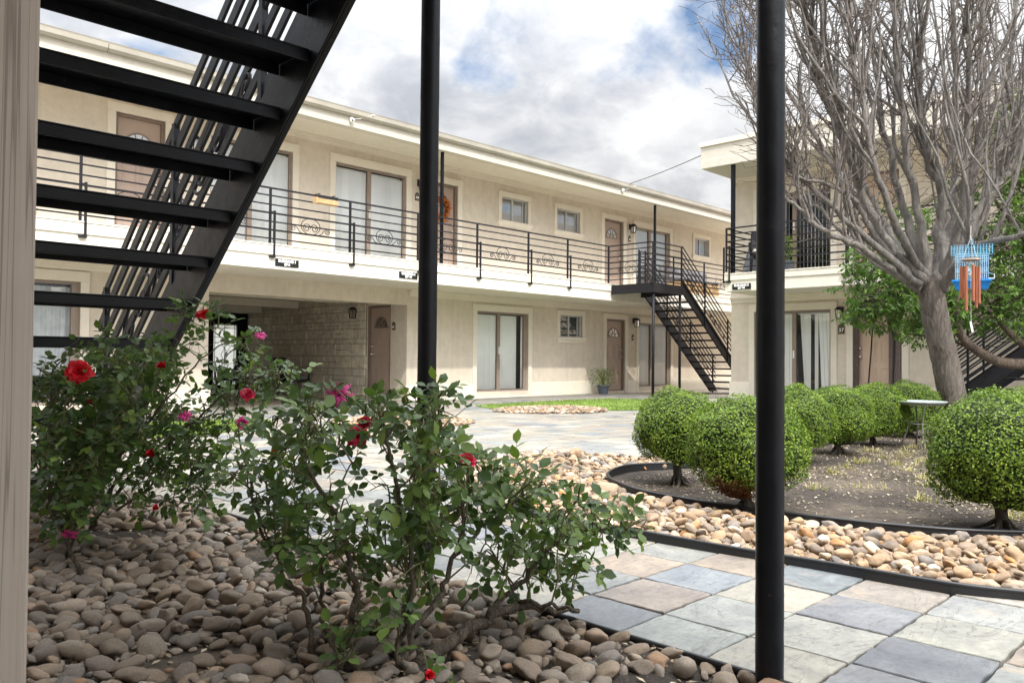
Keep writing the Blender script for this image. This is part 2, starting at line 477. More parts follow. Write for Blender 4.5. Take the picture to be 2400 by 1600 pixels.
def wmix(fac, a, b, mode='MIX'):
    n = N.new('ShaderNodeMix'); n.data_type = 'RGBA'; n.blend_type = mode
    for s_, v_ in ((n.inputs[0], fac), (n.inputs[6], a), (n.inputs[7], b)):
        if hasattr(v_, 'is_linked'): LK.new(v_, s_)
        elif isinstance(v_, (int, float)): s_.default_value = v_
        else: s_.default_value = (*v_, 1)
    return n.outputs[2]
sx = N.new('ShaderNodeSeparateXYZ'); LK.new(tc.outputs['Generated'], sx.inputs[0])
el = wm('MAXIMUM', sx.outputs[2], 0.0)
den = wm('ADD', el, .42)
cmb = N.new('ShaderNodeCombineXYZ')
LK.new(wm('DIVIDE', sx.outputs[0], den), cmb.inputs[0]); LK.new(wm('DIVIDE', sx.outputs[1], den), cmb.inputs[1])
mp = N.new('ShaderNodeMapping'); LK.new(cmb.outputs[0], mp.inputs['Vector'])
mp.inputs['Location'].default_value = (CLOUD_X, CLOUD_Y, 2.0)
cover = wr(wn(mp.outputs[0], 1.7, 9, .56, .25), [(.36, (0,0,0)), (.43, (1,1,1))])
shade = wn(mp.outputs[0], 2.6, 8, .56, .3)
puff = wn(mp.outputs[0], 7.5, 8, .58, .35)
tone = wmix(.42, wr(shade, [(.36, (.66,.69,.75)), (.48, (.88,.90,.94)), (.58, (1.2,1.2,1.2))]), wr(puff, [(.38, (.58,.62,.70)), (.50, (.92,.94,.97)), (.60, (1.3,1.3,1.3))]))
# clouds brightened overhead and round the sun, out of view, as fill light
up = wm('ADD', .50, wm('MULTIPLY', wm('POWER', el, 3.0), 6.0))
dt = N.new('ShaderNodeVectorMath'); dt.operation = 'DOT_PRODUCT'; LK.new(tc.outputs['Generated'], dt.inputs[0]); dt.inputs[1].default_value = tuple(-SUN_TO)
up = wm('ADD', up, wm('MULTIPLY', wm('POWER', wm('MAXIMUM', dt.outputs['Value'], 0.0), 3.0), 2.2))
cl = wmix(1.0, tone, (CLOUD_L,)*3, 'MULTIPLY')
upc = N.new('ShaderNodeCombineXYZ')
for k in range(3): LK.new(up, upc.inputs[k])
cl = wmix(1.0, cl, upc.outputs[0], 'MULTIPLY')
blue = wmix(1.0, sky.outputs[0], (SKY_GAIN,)*3, 'MULTIPLY')
fin = wmix(cover, blue, cl)
LK.new(fin, bg.inputs['Color'])
sd = bpy.data.lights.new('sun', 'SUN'); sd.energy = SUN_E; sd.angle = R(SUN_A); sd.color = (1, .95, .87)
so = bpy.data.objects.new('sun', sd); COL.objects.link(so)
so.location = (-5, -8, 14)
so.rotation_euler = SUN_TO.to_track_quat('-Z', 'Y').to_euler()
vs = SC.view_settings
vs.view_transform = 'Standard'; vs.look = 'None'; vs.gamma = 1; vs.exposure = EXPO; vs.use_curve_mapping = False
SC.render.engine = 'CYCLES'
cy = SC.cycles
cy.use_denoising = True
try: cy.denoiser = 'OPENIMAGEDENOISE'
except Exception: pass
cy.max_bounces = 7; cy.diffuse_bounces = 4; cy.glossy_bounces = 3; cy.transmission_bounces = 4; cy.transparent_max_bounces = 12
cy.use_adaptive_sampling = False
SC.render.film_transparent = False

# ------------------------------------------------------------------ ground
def gnd(x, y):
    """photo position (2352 reading) -> the point on the ground seen there"""
    z = 0.0
    for _ in range(6):
        d = at(x, y, 1)-CAM
        p = CAM+d*((z-EYE)/d.z)
        z = gz(p.y)
    return p

def sheet(mb, x0, x1, y0, y1, nx, ny, zf):
    vs = []; fs = []
    for j in range(ny+1):
        for i in range(nx+1):
            x = x0+(x1-x0)*i/nx; y = y0+(y1-y0)*j/ny
            vs.append((x, y, zf(x, y)))
    for j in range(ny):
        for i in range(nx):
            a = j*(nx+1)+i; fs.append((a, a+1, a+nx+2, a+nx+1))
    mb.add(vs, fs)

def inpoly(p, poly):
    x, y = p[0], p[1]; c = False; j = len(poly)-1
    for i in range(len(poly)):
        xi, yi = poly[i]; xj, yj = poly[j]
        if (yi > y) != (yj > y) and x < (xj-xi)*(y-yi)/(yj-yi)+xi: c = not c
        j = i
    return c

mb = MB()
ys = [-300, 3, 16, 300]
for a, b in zip(ys[:-1], ys[1:]):
    mb.add([(-300,a,gz(a)-.02),(300,a,gz(a)-.02),(300,b,gz(b)-.02),(-300,b,gz(b)-.02)], [(0,1,2,3)])
tag(mb.build('ground', MT['ground']), kind='structure')

NEAR_BED = [(-3, -2), (1.83, -2), (1.84, .6), (1.85, 1.2), (1.88, 2.5), (1.91, 3.6), (1.905, 4.2), (1.80, 4.5), (1.5, 4.70), (.8, 4.78), (-3, 4.8)]
BED_FRONT = [(4.6, -1.6), (3.75, -.35), (3.35, .3), (3.185, .667), (3.09, .92), (3.062, 1.38), (3.035, 1.71), (3.005, 2.17), (3.0, 2.55), (3.06, 3.0), (3.25, 3.55), (3.65, 4.08), (4.12, 4.38), (4.57, 4.50), (4.88, 4.48), (5.07, 4.40), (5.17, 4.22), (5.22, 3.95), (5.38, 3.60), (5.8, 3.46), (8.0, 3.5), (11.5, 3.55)]
BED_INNER = [(5.4, -1.6), (4.75, .25), (4.42, .65), (4.172, .873), (4.0, 1.057), (3.886, 1.258), (3.80, 1.6), (3.80, 2.2), (3.83, 2.5), (3.885, 2.74), (4.03, 3.0), (4.20, 3.19), (4.345, 3.29), (4.63, 3.385), (4.86, 3.35), (5.1, 3.24), (5.5, 3.18), (8, 3.2), (11.5, 3.2)]
BED_ALL = BED_FRONT+[(11.5, -1.6)]
SOIL_IN = BED_INNER+[(11.5, -1.6)]

# slate tiles: one sheet of separately cut, slightly uneven stones
PAL = [((.265,.30,.355), 16), ((.36,.385,.385), 22), ((.40,.405,.375), 20), ((.31,.33,.345), 12), ((.46,.43,.365), 16), ((.42,.335,.265), 7), ((.50,.47,.40), 10), ((.20,.225,.265), 4)]
bag = [c for c, n in PAL for _ in range(n)]
TX, TY, X0, Y0 = .30, .29, 2.19, .57
FIX = {(0, 3): (.40,.32,.28), (0, 0): (.195,.22,.255), (1, 1): (.285,.31,.35), (1, 3): (.27,.31,.37), (2, 1): (.40,.345,.29), (0, 1): (.42,.42,.385), (1, 0): (.41,.42,.37), (0, 2): (.35,.375,.365), (-1, 1): (.47,.45,.39), (-1, 2): (.34,.365,.365), (-1, 0): (.30,.32,.34)}
mb = MB(); q = random.Random(11)
for i in range(-40, 52):
    for j in range(-12, 46):
        x = X0+TX*i; y = Y0+TY*j; cx, cy_ = x+TX/2, y+TY/2
        if inpoly((cx, cy_), NEAR_BED) and inpoly((x+TX+.02, cy_), NEAR_BED): continue
        if inpoly((cx, cy_), BED_ALL) and all(inpoly(p_, BED_ALL) for p_ in ((x, y), (x+TX, y), (x, y+TY), (x+TX, y+TY))): continue
        if cy_ > 13.5 and not (6.5 < cx < 10.8 and cy_ < 21): continue
        if cx > 16.9 and cy_ < 9.3: continue
        g = .0045
        c = FIX.get((i, j)) or q.choice(bag)
        if (i, j) not in FIX and cy_ > 4.5 and q.random() < .6: c = q.choice([(.54,.485,.38), (.48,.41,.31), (.56,.52,.43), (.44,.41,.35), (.50,.43,.33)])
        c = (c[0]*1.02, c[1]*1.0, c[2]*.93); g_ = sum(c)/3; br_ = q.uniform(.88, 1.10)
        mb.c = tuple(min(1, max(0, (g_+(k-g_)*.72+.02)*(.50 if cy_ < 4.5 else .43)*br_*q.uniform(.985, 1.015))) for k in c); mb.cur = q.random()
        z = gz(cy_)+q.uniform(-.0018, .0018); tx, ty = q.gauss(0, .004), q.gauss(0, .004)
        near = cx < 6 and cy_ < 6
        jit = .0032 if near else 0
        nn = 9 if near else 1
        top = []
        for e in range(4):
            for s_ in range(nn):
                f_ = s_/nn
                a = [(x+g, y+g), (x+TX-g, y+g), (x+TX-g, y+TY-g), (x+g, y+TY-g)]
                p0, p1 = a[e], a[(e+1) % 4]
                top.append((p0[0]+(p1[0]-p0[0])*f_+q.uniform(-jit, jit), p0[1]+(p1[1]-p0[1])*f_+q.uniform(-jit, jit)))
        n = len(top)
        zt = lambda p: z+(p[0]-cx)*tx+(p[1]-cy_)*ty+gz(p[1])-gz(cy_)
        inn = [(cx+(p[0]-cx)*.985, cy_+(p[1]-cy_)*.985) for p in top]
        vs_ = [(p[0], p[1], zt(p)) for p in inn]+[(p[0], p[1], zt(p)-.003) for p in top]+[(p[0], p[1], zt(p)-.022) for p in top]
        mb.add(vs_, [tuple(range(n))]+[(k, k+n, (k+1) % n+n, (k+1) % n) for k in range(n)]+[(k+n, k+2*n, (k+1) % n+2*n, (k+1) % n+n) for k in range(n)])
mb.c = None
tag(mb.build('slate_paving', MT['slate'], fix=False), kind='structure')

# soil of the two beds
def nz(x, y, s, a): return a*(noise.noise((x*s, y*s, .3)))
def bedsheet(name, poly, step, zf):
    xs_ = [p[0] for p in poly]; ys_ = [p[1] for p in poly]
    bm = bmesh.new()
    vs_ = [bm.verts.new((p[0], p[1], 0)) for p in poly]
    bm.faces.new(vs_)
    x = min(xs_)+step
    while x < max(xs_):
        bmesh.ops.bisect_plane(bm, geom=bm.verts[:]+bm.edges[:]+bm.faces[:], plane_co=(x, 0, 0), plane_no=(1, 0, 0)); x += step
    y = min(ys_)+step
    while y < max(ys_):
        bmesh.ops.bisect_plane(bm, geom=bm.verts[:]+bm.edges[:]+bm.faces[:], plane_co=(0, y, 0), plane_no=(0, 1, 0)); y += step
    for v_ in bm.verts: v_.co.z = zf(v_.co.x, v_.co.y)
    bmesh.ops.recalc_face_normals(bm, faces=bm.faces)
    me = bpy.data.meshes.new(name); bm.to_mesh(me); bm.free()
    if len(me.polygons) and me.polygons[0].normal.z < 0: me.flip_normals()
    me.polygons.foreach_set('use_smooth', [True]*len(me.polygons))
    me.materials.append(MT['soil'])
    o = bpy.data.objects.new(name, me); COL.objects.link(o)
    return tag(o, kind='structure')
bedsheet('planting_soil', NEAR_BED, .07, lambda x, y: .004+nz(x, y, 3, .018)+nz(x, y, 9, .009)+.015)
bedsheet('gravel_bed_soil', BED_ALL, .11, lambda x, y: -.012+nz(x, y, 2, .003))
def soilz(x, y): return .006+nz(x, y, 1.6, .008)+nz(x, y, 7, .004)
bedsheet('shrub_bed_soil', SOIL_IN, .085, soilz)

# black plastic edging strips
def smooth(pts, n=5):
    out = []
    P_ = [V((*p, 0)) if len(p) == 2 else V(p) for p in pts]
    for i in range(len(P_)-1):
        a = P_[max(i-1, 0)]; b = P_[i]; c = P_[i+1]; d = P_[min(i+2, len(P_)-1)]
        for k in range(n):
            t = k/n
            out.append(.5*((2*b)+(-a+c)*t+(2*a-5*b+4*c-d)*t*t+(-a+3*b-3*c+d)*t**3))
    out.append(P_[-1]); return out
def edging(pts, h, label, wob=.008):
    q_ = random.Random(len(pts)*7)
    L = smooth(pts, 6)
    t = thing('landscape_edging', (L[0].x, L[0].y, 0), label, 'edging')
    m_ = MB(); top = []; k_ = q_.uniform(0, 9)
    for i, p in enumerate(L):
        d = (L[min(i+1, len(L)-1)]-L[max(i-1, 0)]).normalized(); s_ = V((-d.y, d.x, 0))
        wv = noise.noise((p.x*2.1, p.y*2.1, k_))*wob
        hh = h+noise.noise((p.x*1.3, p.y*1.3, k_+4))*.012
        top.append((p+s_*wv, s_, hh+gz(p.y)))
    for (p, s_, z1), (p2, s2, z2) in zip(top[:-1], top[1:]):
        a0 = p-s_*.006; a1 = p+s_*.006; b0 = p2-s2*.006; b1 = p2+s2*.006
        m_.add([(a0.x,a0.y,-.04),(a1.x,a1.y,-.04),(b1.x,b1.y,-.04),(b0.x,b0.y,-.04),(a0.x,a0.y,z1),(a1.x,a1.y,z1),(b1.x,b1.y,z2),(b0.x,b0.y,z2)],
               [(0,1,2,3),(4,5,6,7),(0,1,5,4),(2,3,7,6),(0,3,7,4),(1,2,6,5)])
    m_.build('edging_strip', MT['plastic'], t)
    m2 = MB(); m2.tube([(p.x, p.y, z) for p, s_, z in top], .009, 8)
    m2.build('rounded_rim', MT['plastic'], t, smooth=True)
edging(NEAR_BED[1:-1], .030, 'black plastic edging strip along the dark rock bed under the staircase')
edging(BED_FRONT, .032, 'long black plastic edging strip between the slate path and the tan rock bed')
edging(BED_INNER, .052, 'black plastic edging strip between the tan rocks and the bare soil of the round shrubs')

# lawns
def lawn(name, poly, lbl):
    pts = smooth(poly+[poly[0]], 5)
    m_ = MB(); n = len(pts)
    c = sum((p for p in pts), V())/n
    vs_ = [(c.x, c.y, gz(c.y)+.022)]+[(p.x, p.y, gz(p.y)+.010) for p in pts]
    m_.add(vs_, [(0, k, k+1) for k in range(1, n)])
    q_ = random.Random(5)
    pl = [(p.x, p.y) for p in pts]
    xs_ = [p[0] for p in pl]; ys_ = [p[1] for p in pl]
    for _ in range(9000):
        x, y = q_.uniform(min(xs_), max(xs_)), q_.uniform(min(ys_), max(ys_))
        if not inpoly((x, y), pl): continue
        z = gz(y)+.012; a = q_.uniform(0, 2*PI); h = q_.uniform(.015, .04); l = q_.uniform(-.02, .02)
        dx, dy = math.cos(a)*.007, math.sin(a)*.007
        m_.add([(x-dx, y-dy, z), (x+dx, y+dy, z), (x+l, y+l, z+h)], [(0, 1, 2)])
    tag(m_.build(name, MT['lawn']), kind='structure')
lawn('lawn', [(10.4, 11.0), (9.9, 9.9), (10.3, 9.0), (11.1, 8.1), (12.5, 7.5), (14.0, 7.9), (14.8, 9.2), (14.7, 10.9), (13.6, 11.2), (12, 11.2)], None)
_l = [gnd(x, y) for x, y in ((150, 985), (420, 970), (590, 966), (625, 978), (470, 998), (250, 1008))]
lawn('lawn', [(p.x, p.y) for p in _l], None)

# weeds and dry litter on the shrub bed
mb = MB(); q = random.Random(23)
for _ in range(80):
    if q.random() < .75:
        x, y = q.uniform(4.3, 8.6), q.uniform(.9, 2.6)
    else:
        x, y = q.uniform(4.0, 10), q.uniform(.6, 3.0)
    if not inpoly((x, y), SOIL_IN) or (x < 4.6 and q.random() < .6): continue
    for b in range(q.randint(14, 60)):
        a = q.uniform(0, 2*PI); rr = abs(q.gauss(0, .055)); bx, by = x+math.cos(a)*rr, y+math.sin(a)*rr
        z = soilz(bx, by); h = q.uniform(.012, .06)*(1-.5*min(1, rr/.1)); ln = q.uniform(.01, .06)
        a2 = a+q.gauss(0, .7); dx, dy = -math.sin(a2)*.0022, math.cos(a2)*.0022
        mx_, my_ = bx+math.cos(a2)*ln*.4, by+math.sin(a2)*ln*.4
        ex, ey = bx+math.cos(a2)*ln, by+math.sin(a2)*ln
        mb.cur = q.uniform(.05, 1)
        mb.add([(bx-dx,by-dy,z),(bx+dx,by+dy,z),(mx_+dx,my_+dy,z+h*.8),(mx_-dx,my_-dy,z+h*.8),(ex,ey,z+h)], [(0,1,2,3),(3,2,4)])
tag(mb.build('weeds', MT['weed']), 'straw yellow weed tufts scattered over the dark soil between the round shrubs', 'weeds', kind='stuff')
mb = MB()
for _ in range(24000):
    if q.random() < .86:
        x, y = q.uniform(3.85, 9.5), q.uniform(.5, 3.2)
        if not inpoly((x, y), SOIL_IN): continue
        if x < 4.7 and q.random() < .62: continue
        if noise.noise((x*1.3, y*1.3, 8)) < -.15 and q.random() < .7: continue
        z = soilz(x, y)
    else:
        x, y = q.uniform(0, 1.85), q.uniform(.6, 4.6)
        z = .02+nz(x, y, 3, .018)+nz(x, y, 9, .009)
    a = q.uniform(0, PI); l = q.uniform(.005, .017); wd = l*q.uniform(.25, .6); tz = q.uniform(-.003, .004)
    ca, sa = math.cos(a), math.sin(a)
    mb.cur = q.uniform(.02, 1)
    mb.add([(x+ca*l, y+sa*l, z+.004+tz), (x-sa*wd, y+ca*wd, z+.006), (x-ca*l, y-sa*l, z+.004-tz), (x+sa*wd, y-ca*wd, z+.005)], [(0,1,2,3)])
tag(mb.build('leaf_litter', MT['litter']), 'pale dry leaf litter strewn over the soil of the beds', 'leaf litter', kind='stuff')

# ------------------------------------------------------------------ river rocks
def rock_mesh(seed, sub=3):
    q_ = random.Random(seed)
    bm = bmesh.new(); bmesh.ops.create_icosphere(bm, subdivisions=sub, radius=1)
    o_ = V((q_.uniform(0, 50), q_.uniform(0, 50), q_.uniform(0, 50)))
    ang = seed % 2 == 0
    planes = [(V((q_.gauss(0, 1), q_.gauss(0, 1), q_.gauss(0, 1))).normalized(), q_.uniform(.66, .9)) for _ in range(9 if ang else 4)]
    for v_ in bm.verts:
        p = v_.co.copy()
        for n_, d_ in planes:
            e = p.dot(n_)-d_
            if e > 0: p -= n_*e*(.92 if ang else .6)
        k_ = 1+.24*noise.noise(p*1.0+o_)+.10*noise.noise(p*2.3+o_)+.03*noise.noise(p*6+o_)
        v_.co = p*k_
    me = bpy.data.meshes.new('river_rock'); bm.to_mesh(me); bm.free()
    me.polygons.foreach_set('use_smooth', [True]*len(me.polygons))
    me.materials.append(MT['rock'])
    return me
ROCKS = [rock_mesh(s_) for s_ in range(22)]
ROCK_LO = [rock_mesh(s_, 2) for s_ in range(22)]
ROCKS_GREY = []
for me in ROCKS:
    me = me.copy(); me.materials[0] = MT['rock_grey']; ROCKS_GREY.append(me)
rocks = []      # (x, y, z, sx, sy, sz, euler, bed)
def scatter(n, ok, bbox, rmin, rmax, zf, bed, seed, overlap=.70, power=1.7, lift=.45):
    q_ = random.Random(seed); placed = []; cell = rmax*2; grid = {}
    tries = 0
    radii = sorted([rmin+(rmax-rmin)*q_.random()**power for _ in range(n)], reverse=True)
    for r_ in radii:
        for _ in range(22):
            x, y = q_.uniform(bbox[0], bbox[1]), q_.uniform(bbox[2], bbox[3])
            if not ok(x, y): continue
            gx, gy = int(x/cell), int(y/cell); hit = False
            for a in (-1, 0, 1):
                for b in (-1, 0, 1):
                    for (px_, py_, pr_) in grid.get((gx+a, gy+b), ()):
                        if (px_-x)**2+(py_-y)**2 < ((pr_+r_)*overlap)**2: hit = True; break
                    if hit: break
                if hit: break
            if hit: continue
            grid.setdefault((gx, gy), []).append((x, y, r_))
            sy = r_*q_.uniform(.50, .92); sz = r_*q_.uniform(.32, .62)
            eu = (q_.gauss(0, .3), q_.gauss(0, .3), q_.uniform(0, 2*PI))
            rocks.append((x, y, zf(x, y)+sz*lift, r_, sy, sz, eu, bed, q_.randrange(len(ROCKS))))
            break
GAP = lambda x, y: noise.noise((x*1.5+3, y*1.5, 1.7))+(.35 if y < 2.0 else 0)
def near_ok(x, y):
    if not inpoly((x, y), NEAR_BED) or x > 1.84 or x < .27*y-.16: return False
    # bare soil round the middle rose and in a few thin spots
    if ((x-1.36)/.14)**2+((y-1.50)/.22)**2 < 1 and rnd.random() < .6: return False
    return GAP(x, y) > -.42
zn = lambda x, y: .02+.02*max(0, GAP(x, y))
scatter(4200, near_ok, (.15, 1.85, .55, 4.75), .013, .047, zn, 'near', 3, .80, 2.0)
scatter(2200, lambda x, y: near_ok(x, y) and GAP(x, y) > -.35, (.15, 1.85, .55, 4.75), .007, .017, lambda x, y: .016, 'near', 4, .8, 1.2)
scatter(650, lambda x, y: near_ok(x, y) and GAP(x, y) > -.2, (.15, 1.79, .6, 4.6), .018, .046, lambda x, y: .042, 'near', 5, .9, 1.6)
def right_ok(x, y): return inpoly((x, y), BED_ALL) and not inpoly((x, y), SOIL_IN) and inpoly((x-.035, y), BED_ALL) and inpoly((x, y+.04), BED_ALL) and not inpoly((x+.035, y-.02), SOIL_IN)
for a_ in ((3.0, 4.3, -.3, 2.2), (3.0, 5.4, 2.2, 4.5), (5.2, 7.2, 3.15, 3.55)):
    ar = (a_[1]-a_[0])*(a_[3]-a_[2])
    scatter(int(1150*ar), right_ok, a_, .013, .040, lambda x, y: .014, 'right', int(a_[3]*10), .76, 1.6)
    scatter(int(800*ar), right_ok, a_, .008, .018, lambda x, y: .014, 'right', int(a_[3]*10)+1, .8, 1.2)
    scatter(int(230*ar), lambda x, y: right_ok(x, y) and right_ok(x+.06, y) and right_ok(x-.08, y), a_, .017, .040, lambda x, y: .036, 'right', int(a_[3]*10)+2, .98, 1.2)
RC1 = gnd(1268, 943); RC2 = gnd(925, 970)
for (cx_, cy2, rr_, nm_) in ((RC1.x, RC1.y, .95, 'far'), (RC2.x, RC2.y, .95, 'far')):
    dome = lambda x, y: gz(y)+.008+.045*max(0, 1-((x-cx_)**2+(y-cy2)**2)/rr_**2)
    inside = lambda x, y: (x-cx_)**2+(y-cy2)**2 < rr_**2*(1+.25*noise.noise((x, y, 4)))
    scatter(800, inside, (cx_-1.2, cx_+1.2, cy2-1.2, cy2+1.2), .022, .048, dome, nm_, int(cx_*10), .7, 1.3)
    scatter(500, inside, (cx_-1.2, cx_+1.2, cy2-1.2, cy2+1.2), .012, .028, dome, nm_, int(cx_*10)+1, .75, 1.3)
# a few that stand out
P1 = gnd(1382, 1150); rocks.append((P1.x+.03, P1.y, .055, .078, .058, .05, (0, .1, 2.2), 'right', 1))
P1 = gnd(1327, 1062); rocks.append((P1.x-.10, P1.y-.06, .07, .062, .055, .05, (0, .1, 1.2), 'right', 4))
P1 = gnd(1475, 1505); 0 and rocks.append((P1.x-.14, P1.y, .045, .075, .05, .045, (0, .1, .7), 'near', 2))

vis = []
for k_, rk in enumerate(rocks):
    px_, py_, zz_ = pix(rk[:3])
    if zz_ > 0 and -60 < px_ < 2460 and 850 < py_ < 1680 and not (px_ < 62):
        vis.append((rk[3]/zz_, k_))
vis.sort(reverse=True)
SPECIAL = []
single = {k_ for _, k_ in vis[:296]}
LBL = {'near': ('smooth brown and grey river rock lying in the shaded bed below the black staircase', 'river rocks in the shaded bed under the staircase'),
       'right': ('tan and buff river rock lying in the curved bed between slate path and round shrubs', 'tan river rocks in the bed beside the slate path'),
       'far': ('tan river rock in a low round pile on the far paving', 'river rocks of the far piles')}
stuff = {'near': MB(), 'right': MB(), 'far': MB()}
for k_, (x, y, z, sx_, sy_, sz_, eu, bed, mi) in enumerate(rocks):
    if k_ in single:
        o = bpy.data.objects.new('river_rock', (ROCKS_GREY if bed == 'near' else ROCKS)[mi]); COL.objects.link(o)
        o.location = (x, y, z); o.scale = (sx_, sy_, sz_); o.rotation_euler = eu
        tag(o, LBL[bed][0], 'rock', LBL[bed][1])
    else:
        px_, py_, zz_ = pix((x, y, z))
        if not (zz_ > 0 and -250 < px_ < 2650): continue
        from mathutils import Euler
        Mx = Matrix.Translation((x, y, z)) @ Euler(eu).to_matrix().to_4x4() @ Matrix.Diagonal((sx_, sy_, sz_, 1))
        me = ROCK_LO[mi] if sx_/zz_*811 < 6.5 else ROCKS[mi]
        sm_ = stuff[bed]; sm_.cur = rnd.uniform(.001, 1)
        sm_.add([Mx @ v_.co for v_ in me.vertices], [tuple(p.vertices) for p in me.polygons])
for bed, nm_, lb_ in (('near', 'river_rock_cover', 'smaller brown and grey river stones filling the shaded bed below the black staircase'),
                      ('right', 'river_rock_cover', 'smaller tan river stones filling the curved bed between slate path and shrub soil'),
                      ('far', 'river_rock_cover', 'two low round piles of tan river rock on the far slate paving')):
    if stuff[bed].v: tag(stuff[bed].build(nm_, MT['rock_grey' if bed == 'near' else 'rock'], smooth=True), lb_, 'rocks', kind='stuff')
# ------------------------------------------------------------------ facade kit; (u along, v outward, z up)
F1 = lambda u, v, z: (u, 13.6-v, z)                 # long building, facing the camera side
F3 = lambda u, v, z: (16.9-v, -u, z)                # building on the right (u = -Y)
FR = lambda u, v, z: (10.85-v, -u, z)               # side wall of the open passage
def wall_panel(mb, u0, u1, z0, z1, holes, depth=.13):
    us = sorted({u0, u1, *[h[0] for h in holes], *[h[1] for h in holes]})
    zs = sorted({z0, z1, *[h[2] for h in holes], *[h[3] for h in holes]})
    us = [x for x in us if u0 <= x <= u1]; zs = [x for x in zs if z0 <= x <= z1]
    for a, b in zip(us[:-1], us[1:]):
        for c, d in zip(zs[:-1], zs[1:]):
            mu, mz = (a+b)/2, (c+d)/2
            if any(h[0] < mu < h[1] and h[2] < mz < h[3] for h in holes): continue
            mb.add([(a,0,c),(b,0,c),(b,0,d),(a,0,d)], [(0,1,2,3)])
    for a, b, c, d in holes:
        for p in (((a,0,c),(a,0,d),(a,-depth,d),(a,-depth,c)), ((b,0,c),(b,0,d),(b,-depth,d),(b,-depth,c)),
                  ((a,0,d),(b,0,d),(b,-depth,d),(a,-depth,d)), ((a,0,c),(b,0,c),(b,-depth,c),(a,-depth,c))):
            mb.add(p, [(0,1,2,3)])

def casing(tf, parent, u0, u1, z0, z1, wd=.13, sides='ltr', top=.16, pr=.035):
    m = MB(tf)
    if 'l' in sides: m.box(u0-wd, u0, -.02, pr, z0, z1)
    if 'r' in sides: m.box(u1, u1+wd, -.02, pr, z0, z1)
    if 't' in sides: m.box(u0-wd, u1+wd, -.02, pr+.004, z1, z1+top)
    m.build('casing', MT['trim'], parent, bevel=.006)

